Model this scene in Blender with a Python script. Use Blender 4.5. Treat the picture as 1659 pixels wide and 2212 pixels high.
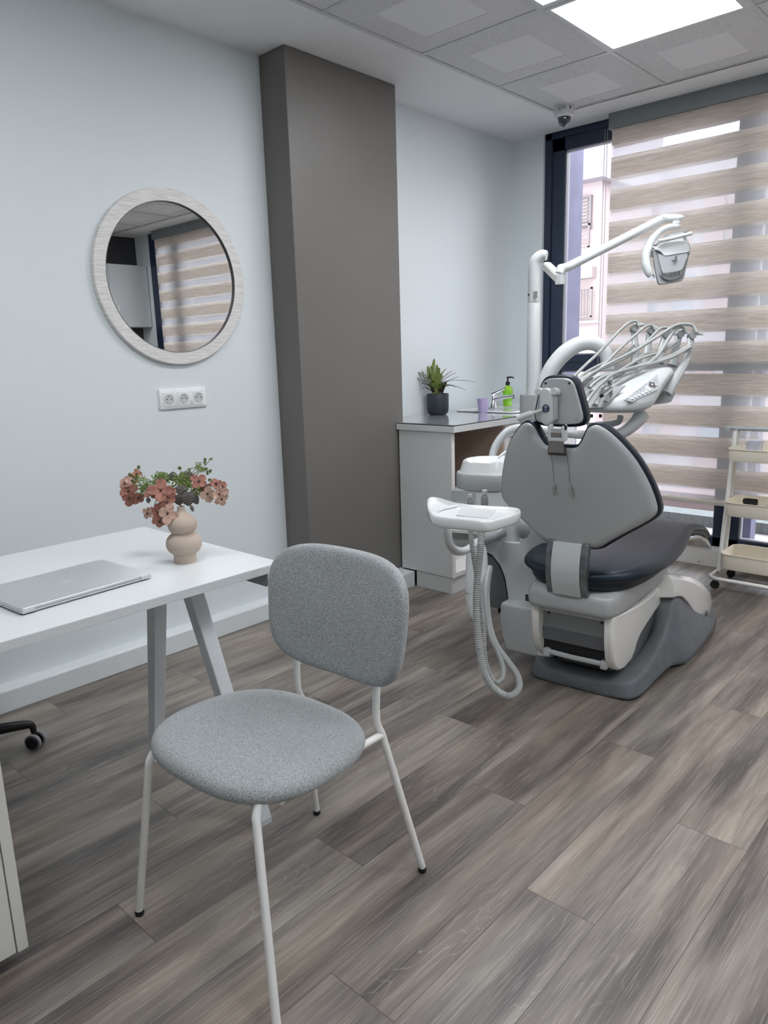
import bpy, bmesh, math, random
from mathutils import Vector, Matrix
R = math.radians
scene = bpy.context.scene
for o in list(bpy.data.objects): bpy.data.objects.remove(o)
COL = scene.collection
# ---------------------------------------------------------------- camera
FPX, PITCH, ROLL, YAW, CAMH = 1578.43, 0.21164, -0.03011, 0.74867, 1.25
def cam_axes():
    fw = Vector((math.cos(YAW)*math.cos(PITCH), math.sin(YAW)*math.cos(PITCH), -math.sin(PITCH)))
    rt = Vector((math.sin(YAW), -math.cos(YAW), 0)); up = rt.cross(fw)
    r2 = rt*math.cos(ROLL)+up*math.sin(ROLL); u2 = -rt*math.sin(ROLL)+up*math.cos(ROLL)
    return r2, u2, fw
CR, CU, CF = cam_axes()
cam_d = bpy.data.cameras.new('camera'); cam = bpy.data.objects.new('camera', cam_d); COL.objects.link(cam)
m = Matrix((CR, CU, -CF)).transposed().to_4x4(); m.translation = (0, 0, CAMH); cam.matrix_world = m
cam_d.sensor_fit = 'VERTICAL'; cam_d.sensor_height = 24.0; cam_d.lens = FPX/2212*24.0
cam_d.clip_start = 0.05; cam_d.clip_end = 200
scene.camera = cam
# ---------------------------------------------------------------- world and light
w = bpy.data.worlds.new('overcast_sky'); scene.world = w; w.use_nodes = True
nt = w.node_tree; nt.nodes.clear()
tc = nt.nodes.new('ShaderNodeTexCoord'); nz = nt.nodes.new('ShaderNodeTexNoise'); nz.inputs['Scale'].default_value = 2.2; nz.inputs['Detail'].default_value = 4
cr = nt.nodes.new('ShaderNodeValToRGB'); cr.color_ramp.elements[0].position = .35; cr.color_ramp.elements[0].color = (.70, .76, .92, 1)
cr.color_ramp.elements[1].position = .65; cr.color_ramp.elements[1].color = (.93, .95, 1, 1)
bg = nt.nodes.new('ShaderNodeBackground'); bg.inputs['Strength'].default_value = 5.6
wo = nt.nodes.new('ShaderNodeOutputWorld')
nt.links.new(tc.outputs['Generated'], nz.inputs['Vector']); nt.links.new(nz.outputs['Fac'], cr.inputs['Fac'])
nt.links.new(cr.outputs['Color'], bg.inputs['Color']); nt.links.new(bg.outputs[0], wo.inputs[0])
PANEL_LIGHT = 14.5
scene.view_settings.view_transform = 'Standard'; scene.view_settings.look = 'None'
scene.view_settings.exposure = 0.22; scene.view_settings.gamma = 1.0; scene.view_settings.use_curve_mapping = False
scene.cycles.use_denoising = True; scene.cycles.max_bounces = 10; scene.cycles.diffuse_bounces = 5
scene.cycles.transparent_max_bounces = 16; scene.cycles.sample_clamp_indirect = 8; scene.cycles.caustics_reflective = False

# ---------------------------------------------------------------- measuring: a point on a real plane seen along a sight line
def sight(px, py):
    return (CR*((px-829.5)/FPX) - CU*((py-1106)/FPX) + CF)
CAMP = Vector((0, 0, CAMH))
def on_z(px, py, z): d = sight(px, py); return CAMP + d*((z-CAMH)/d.z)
def on_y(px, py, y): d = sight(px, py); return CAMP + d*(y/d.y)
def on_x(px, py, x): d = sight(px, py); return CAMP + d*(x/d.x)
def at_depth(px, py, dep): return CAMP + sight(px, py)*dep
# dental chair frame: u towards the feet, v towards the left wall
DA = R(6); DM = Matrix.Translation((2.38, 1.21, 0)) @ Matrix.Rotation(DA, 4, 'Z'); DI = DM.inverted()
def L(P): return DI @ P
def on_u(px, py, u):
    n = Vector((math.cos(DA), math.sin(DA), 0)); o = Vector((2.38, 1.21, 0))+n*u; d = sight(px, py)
    return DI @ (CAMP + d*((o-CAMP).dot(n)/d.dot(n)))
def on_v(px, py, v):
    n = Vector((-math.sin(DA), math.cos(DA), 0)); o = Vector((2.38, 1.21, 0))+n*v; d = sight(px, py)
    return DI @ (CAMP + d*((o-CAMP).dot(n)/d.dot(n)))
def ld(px, py, dep): return DI @ at_depth(px, py, dep)

# ---------------------------------------------------------------- materials
MATS = {}
def srgb(r, g, b):
    f = lambda c: (c/255/12.92) if c/255 <= .04045 else ((c/255+.055)/1.055)**2.4
    return (f(r), f(g), f(b), 1)
def mat(name, col, rough=.5, metal=0, spec=.5, coat=0, noise=None, bump=None, trans=0, emis=None, estr=0, alpha=None, sheen=0):
    """noise=(scale, amount) varies the value a little; bump=(scale, strength, dist)"""
    if name in MATS: return MATS[name]
    m = bpy.data.materials.new(name); m.use_nodes = True; nt = m.node_tree; b = nt.nodes['Principled BSDF']
    c = srgb(*col); b.inputs['Base Color'].default_value = c; b.inputs['Roughness'].default_value = rough
    b.inputs['Metallic'].default_value = metal; b.inputs['Specular IOR Level'].default_value = spec
    b.inputs['Coat Weight'].default_value = coat; b.inputs['Coat Roughness'].default_value = .08
    b.inputs['Transmission Weight'].default_value = trans; b.inputs['Sheen Weight'].default_value = sheen
    if emis: b.inputs['Emission Color'].default_value = srgb(*emis); b.inputs['Emission Strength'].default_value = estr
    tcn = nt.nodes.new('ShaderNodeTexCoord')
    if noise:
        n = nt.nodes.new('ShaderNodeTexNoise'); n.inputs['Scale'].default_value = noise[0]; n.inputs['Detail'].default_value = 4
        h = nt.nodes.new('ShaderNodeHueSaturation'); h.inputs['Color'].default_value = c
        mr = nt.nodes.new('ShaderNodeMapRange'); mr.inputs['From Min'].default_value = .3; mr.inputs['From Max'].default_value = .7
        mr.inputs['To Min'].default_value = 1-noise[1]; mr.inputs['To Max'].default_value = 1+noise[1]
        nt.links.new(tcn.outputs['Object'], n.inputs['Vector']); nt.links.new(n.outputs['Fac'], mr.inputs['Value'])
        nt.links.new(mr.outputs[0], h.inputs['Value']); nt.links.new(h.outputs[0], b.inputs['Base Color'])
    if bump:
        n = nt.nodes.new('ShaderNodeTexNoise'); n.inputs['Scale'].default_value = bump[0]; n.inputs['Detail'].default_value = 3
        bp = nt.nodes.new('ShaderNodeBump'); bp.inputs['Strength'].default_value = bump[1]; bp.inputs['Distance'].default_value = bump[2]
        nt.links.new(tcn.outputs['Object'], n.inputs['Vector']); nt.links.new(n.outputs['Fac'], bp.inputs['Height']); nt.links.new(bp.outputs[0], b.inputs['Normal'])
    MATS[name] = m
    return m
def node_mat(name):
    m = bpy.data.materials.new(name); m.use_nodes = True; MATS[name] = m
    return m, m.node_tree, m.node_tree.nodes['Principled BSDF']
def N(nt, t, **k):
    n = nt.nodes.new('ShaderNode'+t)
    for a, v in k.items():
        if a in ('operation', 'blend_type', 'data_type', 'bands_direction', 'wave_type', 'wave_profile', 'vector_type', 'feature', 'interpolation_type'): setattr(n, a, v)
        else: n.inputs[a.replace('_', ' ')].default_value = v
    return n

# ---------------------------------------------------------------- mesh builder
def smooth_path(pts, n=8, closed=False):
    P = [Vector(p) for p in pts]; out = []; c = len(P)
    rng = range(c if closed else c-1)
    for i in rng:
        if closed: p0, p1, p2, p3 = P[(i-1) % c], P[i], P[(i+1) % c], P[(i+2) % c]
        else: p1, p2 = P[i], P[i+1]; p0 = P[i-1] if i else p1*2-p2; p3 = P[i+2] if i+2 < c else p2*2-p1
        for k in range(n):
            t = k/n
            out.append(.5*((2*p1)+(-p0+p2)*t+(2*p0-5*p1+4*p2-p3)*t*t+(-p0+3*p1-3*p2+p3)*t**3))
    if not closed: out.append(P[-1].copy())
    return out
def lerp_list(v, n):
    out = []
    for i in range(n):
        t = i/(n-1)*(len(v)-1); a = min(int(t), len(v)-2); out.append(v[a]+(v[a+1]-v[a])*(t-a))
    return out
def rrect(w, h, r, n=5, cx=0, cy=0):
    """rounded rectangle outline, counter-clockwise"""
    r = min(r, w/2-1e-5, h/2-1e-5); out = []
    for sx, sy, a0 in ((1, 1, 0), (-1, 1, 90), (-1, -1, 180), (1, -1, 270)):
        for k in range(n+1):
            a = R(a0+90*k/n); out.append((cx+sx*(w/2-r)+r*math.cos(a), cy+sy*(h/2-r)+r*math.sin(a)))
    return out
def superell(a, b, n=2.6, seg=32):
    out = []
    for k in range(seg):
        t = 2*math.pi*k/seg; c, s = math.cos(t), math.sin(t)
        out.append((a*math.copysign(abs(c)**(2/n), c), b*math.copysign(abs(s)**(2/n), s)))
    return out
class MB:
    def __init__(s): s.v = []; s.f = []
    def add(s, vs, fs):
        o = len(s.v); s.v += [Vector(v) for v in vs]; s.f += [tuple(i+o for i in f) for f in fs]; return s
    def box(s, c, d, rot=None):
        x, y, z = d[0]/2, d[1]/2, d[2]/2; M = rot.to_3x3() if rot is not None else None
        vs = [Vector((sx*x, sy*y, sz*z)) for sx in (-1, 1) for sy in (-1, 1) for sz in (-1, 1)]
        if M: vs = [M @ v for v in vs]
        vs = [v+Vector(c) for v in vs]
        return s.add(vs, [(0, 1, 3, 2), (4, 6, 7, 5), (0, 4, 5, 1), (2, 3, 7, 6), (0, 2, 6, 4), (1, 5, 7, 3)])
    def bb(s, x0, x1, y0, y1, z0, z1): return s.box(((x0+x1)/2, (y0+y1)/2, (z0+z1)/2), (x1-x0, y1-y0, z1-z0))
    def tube(s, pts, r, seg=12, closed=False, sm=0, flat=None, up=None):
        P = smooth_path(pts, sm, closed) if sm else [Vector(p) for p in pts]; n = len(P)
        rr = lerp_list(r, n) if isinstance(r, (list, tuple)) else [r]*n
        T = []
        for i in range(n):
            a = P[(i-1) % n] if (closed or i) else P[0]; b = P[(i+1) % n] if (closed or i < n-1) else P[-1]
            t = (b-a); T.append(t.normalized() if t.length > 1e-9 else Vector((0, 0, 1)))
        ref = Vector(up) if up else (Vector((0, 0, 1)) if abs(T[0].z) < .9 else Vector((1, 0, 0)))
        nrm = (ref-T[0]*ref.dot(T[0])).normalized(); rings = []
        for i in range(n):
            nrm = (nrm-T[i]*nrm.dot(T[i])).normalized()
            if up:
                q = Vector(up)-T[i]*Vector(up).dot(T[i]); nrm = q.normalized() if q.length > .05 else nrm
            bn = T[i].cross(nrm); fl = flat or 1
            rings.append([P[i]+nrm*(math.cos(2*math.pi*k/seg)*rr[i])+bn*(math.sin(2*math.pi*k/seg)*rr[i]*fl) for k in range(seg)])
        return s.loft(rings, closed=closed)
    def loft(s, rings, closed=False, caps=True):
        k = len(rings[0]); o = []; fs = []
        for r in rings: o += r
        n = len(rings)
        for i in range(n if closed else n-1):
            a = i*k; b = ((i+1) % n)*k
            for j in range(k): fs.append((a+j, a+(j+1) % k, b+(j+1) % k, b+j))
        if not closed and caps: fs.append(tuple(range(k-1, -1, -1))); fs.append(tuple((n-1)*k+j for j in range(k)))
        return s.add(o, fs)
    def lathe(s, prof, c=(0, 0, 0), axis=None, seg=32, ring=False):
        """prof = [(r, z)...]; axis = Matrix rotation"""
        rings = []; M = axis.to_3x3() if axis is not None else None; cl = ring
        for r, z in prof:
            ring = [Vector((max(r, 1e-5)*math.cos(2*math.pi*k/seg), max(r, 1e-5)*math.sin(2*math.pi*k/seg), z)) for k in range(seg)]
            if M: ring = [M @ v for v in ring]
            rings.append([v+Vector(c) for v in ring])
        return s.loft(rings, closed=cl)
    def prism(s, poly, o, ex, ey, th):
        """outline poly in the plane (ex, ey) from o, extruded by th along ex x ey"""
        ex, ey, o = Vector(ex), Vector(ey), Vector(o); nz = ex.cross(ey).normalized()
        a = [o+ex*p[0]+ey*p[1] for p in poly]; return s.loft([a, [v+nz*th for v in a]])
    def grid(s, fn, nu, nv, th=0):
        vs = [fn(i/nu, j/nv) for i in range(nu+1) for j in range(nv+1)]; fs = []
        for i in range(nu):
            for j in range(nv): a = i*(nv+1)+j; fs.append((a, a+nv+1, a+nv+2, a+1))
        return s.add(vs, fs)
    def sphere(s, c, r, seg=16, sc=(1, 1, 1)):
        h = seg//2; prof = [(math.sin(math.pi*k/h)*r, -math.cos(math.pi*k/h)*r) for k in range(h+1)]
        k0 = len(s.v); s.lathe(prof, (0, 0, 0), None, seg)
        for i in range(k0, len(s.v)): v = s.v[i]; s.v[i] = Vector((v.x*sc[0], v.y*sc[1], v.z*sc[2]))+Vector(c)
        return s
    def build(s, name, m, parent=None, smooth=True, bev=0, seg=3, sub=0, sharp=35, solid=0, origin=None):
        off = Vector((0, 0, 0))
        if parent is not None: off = Vector(parent['_off'])
        elif origin is not None: off = Vector(origin)
        me = bpy.data.meshes.new(name); me.from_pydata([v-off for v in s.v], [], s.f)
        bm = bmesh.new(); bm.from_mesh(me); bmesh.ops.remove_doubles(bm, verts=bm.verts, dist=1e-6)
        bmesh.ops.recalc_face_normals(bm, faces=bm.faces); bm.to_mesh(me); bm.free()
        me.materials.append(m)
        if smooth:
            me.shade_smooth()
            if not sub: me.set_sharp_from_angle(angle=R(sharp))
        o = bpy.data.objects.new(name, me); COL.objects.link(o)
        if parent is not None: o.parent = parent; o['_off'] = tuple(off)
        else: o.location = off; o['_off'] = tuple(off)
        if solid: q = o.modifiers.new('solid', 'SOLIDIFY'); q.thickness = solid; q.offset = 0
        if bev:
            q = o.modifiers.new('bevel', 'BEVEL'); q.width = bev; q.segments = seg; q.limit_method = 'ANGLE'; q.angle_limit = R(30); q.harden_normals = False
        if sub: q = o.modifiers.new('sub', 'SUBSURF'); q.levels = sub; q.render_levels = sub
        return o
def thing(name, label, cat, off=(0, 0, 0), frame=None, group=None):
    """an Empty at the thing's base; off is the base in the thing's own frame"""
    o = bpy.data.objects.new(name, None); COL.objects.link(o); o.empty_display_size = .1
    M = (frame if frame is not None else Matrix.Identity(4)) @ Matrix.Translation(off); o.matrix_world = M
    o['_off'] = tuple(off); o['label'] = label; o['category'] = cat
    if group: o['group'] = group
    return o
def tag(o, label, cat, group=None, kind=None):
    o['label'] = label; o['category'] = cat
    if group: o['group'] = group
    if kind: o['kind'] = kind
    return o
def struct(o, label=None, cat=None):
    o['kind'] = 'structure'
    if label: o['label'] = label
    if cat: o['category'] = cat
    return o
def text_mesh(body, size, M, name, m, parent, bold=False, ext=.0004):
    c = bpy.data.curves.new(name, 'FONT'); c.body = body; c.size = size; c.extrude = ext; c.align_x = 'CENTER'; c.align_y = 'CENTER'
    t = bpy.data.objects.new(name, c); COL.objects.link(t); dg = bpy.context.evaluated_depsgraph_get(); dg.update()
    me = bpy.data.meshes.new_from_object(t.evaluated_get(dg)); bpy.data.objects.remove(t)
    me.transform(Matrix.Translation(-Vector(parent['_off'])) @ M); me.materials.clear(); me.materials.append(m)
    o = bpy.data.objects.new(name, me); COL.objects.link(o); o.parent = parent; o['_off'] = parent['_off']
    return o
# ================================================================ room
M_wall = mat('wall_paint', (222, 229, 232), .62, bump=(60, .08, .002), noise=(.8, .015))
M_ceil = mat('ceiling_paint', (236, 236, 238), .7, noise=(1.2, .015))
M_taupe = mat('taupe_paint', (110, 107, 103), .42, bump=(80, .12, .002), noise=(1.5, .05))
M_darkwall = mat('dark_feature_paint', (58, 58, 60), .5, noise=(1.5, .05))
M_white_trim = mat('white_trim', (222, 227, 229), .4, noise=(3, .01))
M_navy = mat('navy_frame_metal', (38, 50, 72), .38, noise=(6, .04))
ZC = 2.55; XW = 4.31; YL = 2.785; YR = -2.2; XB = -3.6
# floor -----------------------------------------------------------
def floor_material():
    m, nt, b = node_mat('oak_vinyl_planks'); lk = nt.links.new
    geo = N(nt, 'NewGeometry'); sep = N(nt, 'SeparateXYZ'); lk(geo.outputs['Position'], sep.inputs[0])
    def math_(op, a, bb=None, c=None):
        n = N(nt, 'Math', operation=op)
        for i, q in enumerate((a, bb, c)):
            if q is None: continue
            if isinstance(q, (int, float)): n.inputs[i].default_value = q
            else: lk(q, n.inputs[i])
        return n.outputs[0]
    W, LEN = .1755, 1.22
    v = math_('DIVIDE', math_('SUBTRACT', sep.outputs['Y'], .6235), W); row = math_('FLOOR', v); fv = math_('FRACT', v)
    wn = N(nt, 'TexWhiteNoise'); wn.noise_dimensions = '1D'; lk(row, wn.inputs['W'])
    uu = math_('ADD', math_('DIVIDE', sep.outputs['X'], LEN), math_('MULTIPLY', math_('FRACT', math_('ADD', math_('MULTIPLY', row, .387), .92)), 1)); plank = math_('FLOOR', uu); fu = math_('FRACT', uu)
    idn = N(nt, 'TexWhiteNoise'); idn.noise_dimensions = '2D'; cmb = N(nt, 'CombineXYZ'); lk(row, cmb.inputs[0]); lk(plank, cmb.inputs[1]); lk(cmb.outputs[0], idn.inputs['Vector'])
    # grain space, shifted per plank
    g = N(nt, 'CombineXYZ'); lk(math_('ADD', sep.outputs['X'], math_('MULTIPLY', idn.outputs['Value'], 37)), g.inputs[0])
    lk(sep.outputs['Y'], g.inputs[1]); lk(math_('MULTIPLY', idn.outputs['Value'], 11), g.inputs[2])
    def noise(sx, sy, det, rough=.55, dist=0):
        mp = N(nt, 'Mapping'); mp.inputs['Scale'].default_value = (sx, sy, 1); lk(g.outputs[0], mp.inputs[0])
        n = N(nt, 'TexNoise'); n.inputs['Scale'].default_value = 1; n.inputs['Detail'].default_value = det; n.inputs['Roughness'].default_value = rough; n.inputs['Distortion'].default_value = dist
        lk(mp.outputs[0], n.inputs[0]); return n.outputs['Fac']
    broad = noise(1.5, 9, 3, .5, .6); streak = noise(2.6, 240, 4, .6); mid = noise(2.0, 34, 4, .6, .5); fine = noise(9, 420, 2, .5)
    # cathedral rings
    mp = N(nt, 'Mapping'); mp.inputs['Scale'].default_value = (1.1, 9, 1); lk(g.outputs[0], mp.inputs[0])
    rn = N(nt, 'TexNoise'); rn.inputs['Scale'].default_value = 1; rn.inputs['Detail'].default_value = 2.5; rn.inputs['Distortion'].default_value = .35; lk(mp.outputs[0], rn.inputs[0])
    rings = math_('ABSOLUTE', math_('SINE', math_('MULTIPLY', rn.outputs['Fac'], 95)))
    ringl = N(nt, 'MapRange'); ringl.inputs['From Min'].default_value = .0; ringl.inputs['From Max'].default_value = .3; ringl.inputs['To Min'].default_value = 1; ringl.inputs['To Max'].default_value = 0; lk(rings, ringl.inputs['Value'])
    # only in patches
    patch = N(nt, 'MapRange'); patch.inputs['From Min'].default_value = .5; patch.inputs['From Max'].default_value = .66; lk(noise(1.3, 6, 1), patch.inputs['Value'])
    strk = N(nt, 'MapRange'); strk.inputs['From Min'].default_value = .4; strk.inputs['From Max'].default_value = .68; lk(streak, strk.inputs['Value'])
    ringm = math_('MULTIPLY', math_('MULTIPLY', ringl.outputs[0], patch.outputs[0]), math_('ADD', math_('MULTIPLY', strk.outputs[0], .8), .25))
    tone = math_('ADD', math_('MULTIPLY', broad, .74), math_('ADD', math_('MULTIPLY', mid, .34), math_('ADD', math_('MULTIPLY', streak, .24), math_('MULTIPLY', math_('SUBTRACT', idn.outputs['Value'], .5), .07))))
    cr = N(nt, 'ValToRGB'); e = cr.color_ramp.elements
    e[0].position = .50; e[0].color = srgb(*FLOOR_COL[0]); e[1].position = .87; e[1].color = srgb(*FLOOR_COL[3])
    q = e.new(.62); q.color = srgb(*FLOOR_COL[1]); q = e.new(.73); q.color = srgb(*FLOOR_COL[2])
    lk(tone, cr.inputs[0])
    hue = N(nt, 'Mix', data_type='RGBA'); hue.blend_type = 'MULTIPLY'; hue.inputs['Factor'].default_value = 1
    hc = N(nt, 'ValToRGB'); hc.color_ramp.elements[0].color = (.96, .985, 1.01, 1); hc.color_ramp.elements[1].color = (1.03, .99, .95, 1)
    hc.color_ramp.elements[0].position = .35; hc.color_ramp.elements[1].position = .65; lk(noise(.9, 5, 1), hc.inputs[0])
    lk(cr.outputs[0], hue.inputs[6]); lk(hc.outputs[0], hue.inputs[7])
    m1 = N(nt, 'Mix', data_type='RGBA'); lk(math_('MULTIPLY', ringm, .42), m1.inputs['Factor']); lk(hue.outputs[2], m1.inputs[6]); m1.inputs[7].default_value = srgb(196, 190, 180)
    fl = N(nt, 'MapRange'); fl.inputs['From Min'].default_value = .56; fl.inputs['From Max'].default_value = .70; lk(fine, fl.inputs['Value'])
    m2 = N(nt, 'Mix', data_type='RGBA'); lk(math_('MULTIPLY', fl.outputs[0], .24), m2.inputs['Factor']); lk(m1.outputs[2], m2.inputs[6]); m2.inputs[7].default_value = srgb(200, 196, 188)
    # seams
    dv = math_('MULTIPLY', math_('MINIMUM', fv, math_('SUBTRACT', 1, fv)), W); du = math_('MULTIPLY', math_('MINIMUM', fu, math_('SUBTRACT', 1, fu)), LEN)
    seam = math_('LESS_THAN', math_('MINIMUM', dv, du), .0009)
    m3 = N(nt, 'Mix', data_type='RGBA'); lk(math_('MULTIPLY', seam, .75), m3.inputs['Factor']); lk(m2.outputs[2], m3.inputs[6]); m3.inputs[7].default_value = srgb(48, 44, 42)
    lk(m3.outputs[2], b.inputs['Base Color'])
    b.inputs['Roughness'].default_value = .40; b.inputs['Specular IOR Level'].default_value = .55
    rr = N(nt, 'MapRange'); rr.inputs['To Min'].default_value = .34; rr.inputs['To Max'].default_value = .5; lk(streak, rr.inputs['Value']); lk(rr.outputs[0], b.inputs['Roughness'])
    bp = N(nt, 'Bump'); bp.inputs['Strength'].default_value = .25; bp.inputs['Distance'].default_value = .002
    lk(math_('SUBTRACT', math_('ADD', streak, math_('MULTIPLY', fine, .4)), math_('MULTIPLY', seam, 1.0)), bp.inputs['Height']); lk(bp.outputs[0], b.inputs['Normal'])
    return m
FLOOR_COL = ((80, 75, 72), (112, 104, 98), (137, 128, 120), (168, 158, 148))
struct(MB().bb(XB, XW+.05, YR-.05, YL+.05, -.05, 0).build('floor', floor_material()), 'grey brown oak plank floor running towards the window', 'floor')
# walls -----------------------------------------------------------
struct(MB().bb(XB, XW+.25, YL, YL+.12, 0, 2.7).build('wall_left', M_wall, smooth=False), 'pale grey white painted wall with the round mirror', 'wall')
struct(MB().bb(XB, XW+.25, YR-.12, YR, 0, 2.7).build('wall_right', M_wall, smooth=False), 'pale wall on the right side of the room, outside the picture', 'wall')
struct(MB().bb(XB-.12, XB, YR, YL, 0, 2.7).build('wall_rear', M_wall, smooth=False), 'pale wall behind the viewer', 'wall')
wf = MB(); wf.bb(XW, XW+.25, 2.56, YL, 0, 2.7); wf.bb(XW, XW+.25, YR, -1.70, 0, 2.7); wf.bb(XW, XW+.25, -1.70, 2.56, 2.56, 2.7)
struct(wf.build('wall_front', M_wall, smooth=False), 'narrow white wall strips beside and above the big window', 'wall')
# ceiling: plain plasterboard border around the lay-in tile field
TX0, TX1, TY0, TY1 = -2.6, 4.0, -1.91, 2.29
cb = MB(); cb.bb(XB, XW+.0, TY1, YL, ZC, ZC+.06); cb.bb(XB, XW, YR, TY0, ZC, ZC+.06); cb.bb(TX1, XW, TY0, TY1, ZC, ZC+.06); cb.bb(XB, TX0, TY0, TY1, ZC, ZC+.06)
cb.bb(XB, XW+.25, YR, YL, ZC+.10, ZC+.16)
struct(cb.build('ceiling', M_ceil, smooth=False), 'smooth white plasterboard ceiling border around the tiles', 'ceiling')
g = MB()
xs = [TX1-.6*i for i in range(12)]; ys = [TY1-.6*i+(-.005) for i in range(8)]; ys[0] = TY1
for x in xs: g.bb(x-.010, x+.010, TY0, TY1, ZC+.0, ZC+.012)
for y in ys: g.bb(TX0, TX1, y-.010, y+.010, ZC-.001, ZC+.012)
struct(g.build('trim_1', mat('grid_white', (206, 209, 210), .4), smooth=False), 'thin white metal ceiling grid between the square tiles', 'ceiling grid')
def tile_material():
    m, nt, b = node_mat('tile_texture'); lk = nt.links.new
    b.inputs['Base Color'].default_value = srgb(214, 214, 216); b.inputs['Roughness'].default_value = .65
    t = N(nt, 'TexCoord'); mp = N(nt, 'Mapping'); mp.inputs['Scale'].default_value = (1, 1, 1); lk(t.outputs['Object'], mp.inputs[0])
    ab = N(nt, 'VectorMath', operation='ABSOLUTE'); lk(mp.outputs[0], ab.inputs[0]); sp = N(nt, 'SeparateXYZ'); lk(ab.outputs[0], sp.inputs[0])
    gt = N(nt, 'Math', operation='GREATER_THAN'); lk(sp.outputs[0], gt.inputs[0]); lk(sp.outputs[1], gt.inputs[1])
    def nz(sc):
        q = N(nt, 'Mapping'); q.inputs['Scale'].default_value = sc; lk(t.outputs['Object'], q.inputs[0])
        n = N(nt, 'TexNoise'); n.inputs['Scale'].default_value = 1; n.inputs['Detail'].default_value = 3; n.inputs['Distortion'].default_value = .4; lk(q.outputs[0], n.inputs[0]); return n.outputs['Fac']
    mx = N(nt, 'Mix'); lk(gt.outputs[0], mx.inputs[0]); lk(nz((200, 22, 1)), mx.inputs[2]); lk(nz((22, 200, 1)), mx.inputs[3])
    bp = N(nt, 'Bump'); bp.inputs['Strength'].default_value = .9; bp.inputs['Distance'].default_value = .004; lk(mx.outputs[0], bp.inputs['Height']); lk(bp.outputs[0], b.inputs['Normal'])
    r = N(nt, 'MapRange'); r.inputs['From Min'].default_value = .35; r.inputs['From Max'].default_value = .65; r.inputs['To Min'].default_value = .90; r.inputs['To Max'].default_value = 1.03; lk(mx.outputs[0], r.inputs['Value'])
    h = N(nt, 'HueSaturation'); h.inputs['Color'].default_value = srgb(222, 222, 224); lk(r.outputs[0], h.inputs['Value']); lk(h.outputs[0], b.inputs['Base Color'])
    return m
M_tile = tile_material(); M_tilec = mat('tile_centre', (228, 228, 230), .6)
tm = MB()
o_, i_ = .2903, .157; zo, zi = 0.0, -.014
o2 = .292
ring = lambda a, z: [Vector((sx*a, sy*a, z)) for sx, sy in ((1, 1), (-1, 1), (-1, -1), (1, -1))]
tm.loft([ring(o_, .014), ring(o_, -.002), ring(i_, zi), ring(i_-.003, zi+.002), ring(i_-.003, .014)], closed=False, caps=False)
for q in ((0, 1), (1, 2), (2, 3), (3, 0)): pass
tile_ring = tm.build('tile_proto', M_tile, smooth=False)
tile_mid = MB().bb(-i_+.0025, i_-.0025, -i_+.0025, i_-.0025, zi+.0015, .01).build('tile_mid_proto', M_tilec, smooth=False)
LIGHTS = {(3, 1), (4, 1), (3, 3), (4, 3), (8, 1), (8, 4), (6, 2)}   # lay-in places that hold light panels
M_led = mat('light_diffuser', (255, 255, 255), .5, emis=(250, 252, 255), estr=PANEL_LIGHT)
M_ledf = mat('light_rim', (214, 218, 220), .4)
tlabels = {(1, 0): 'textured ceiling tile nearest the window, above the security camera', (1, 1): 'square ceiling tile between the light panel and the window border',
           (2, 0): 'textured ceiling tile between the lit panel and the camera corner tile', (3, 0): 'textured ceiling tile with its corner above the taupe column',
           (4, 0): 'partly cut off ceiling tile at the top edge, above the column', (1, 2): 'ceiling tile at the right edge of the picture beside the window'}
vis = {(1, 0), (2, 0), (3, 0), (4, 0), (1, 1), (1, 2), (2, 2)}
tlabels = {(1, 0): 'textured ceiling tile nearest the corner by the window, just behind the dome camera',
           (2, 0): 'textured ceiling tile diagonally left of the bright light panel corner',
           (3, 0): 'textured ceiling tile above and left of the column, third from the window',
           (4, 0): 'cut off ceiling tile at the top edge above the left end of the column',
           (1, 1): 'textured ceiling tile between the bright light panel and the window blind',
           (1, 2): 'ceiling tile at the far right edge, second along the window side'}
for i in range(0, 5):
    for j in range(0, 7):
        ii = i+1
        cx = TX1-.6*i-.3; cy = TY1-.6*j-.3-.0025
        if (ii+0, j) == (2, 1) or (ii, j) == (3, 1) or (ii, j) in ((4, 4), (3, 5)):
            lab = {(2, 1): 'bright square light panel in the ceiling, nearest the window', (3, 1): 'bright light panel at the top edge, only its corner showing'}.get((ii, j), 'lit ceiling panel on the right side of the room, outside the picture')
            t = thing('ceiling_light_panel', lab, 'ceiling light', (cx, cy, ZC), group='lay-in ceiling light panels'); t['kind'] = 'thing'
            MB().bb(cx-.27, cx+.27, cy-.27, cy+.27, ZC-.001, ZC+.006).build('diffuser', M_led, t, smooth=False)
            fr = MB(); fr.bb(cx-.29, cx+.29, cy+.27, cy+.29, ZC-.002, ZC+.01); fr.bb(cx-.29, cx+.29, cy-.29, cy-.27, ZC-.002, ZC+.01); fr.bb(cx-.29, cx-.27, cy-.27, cy+.27, ZC-.002, ZC+.01); fr.bb(cx+.27, cx+.29, cy-.27, cy+.27, ZC-.002, ZC+.01)
            fr.build('frame', M_ledf, t, smooth=False)
            continue
        o = tile_ring.copy(); o.name = 'ceiling_tile'; COL.objects.link(o); o.location = (cx, cy, ZC+.006)
        q = tile_mid.copy(); q.name = 'centre_panel'; COL.objects.link(q); q.parent = o
        o['kind'] = 'thing'
        if (ii, j) in tlabels: tag(o, tlabels[(ii, j)], 'ceiling tile', 'square ceiling tiles')
        else: tag(o, 'textured square ceiling tile seen only in the mirror or outside the picture', 'ceiling tile', 'ceiling tiles beyond the view')
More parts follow.
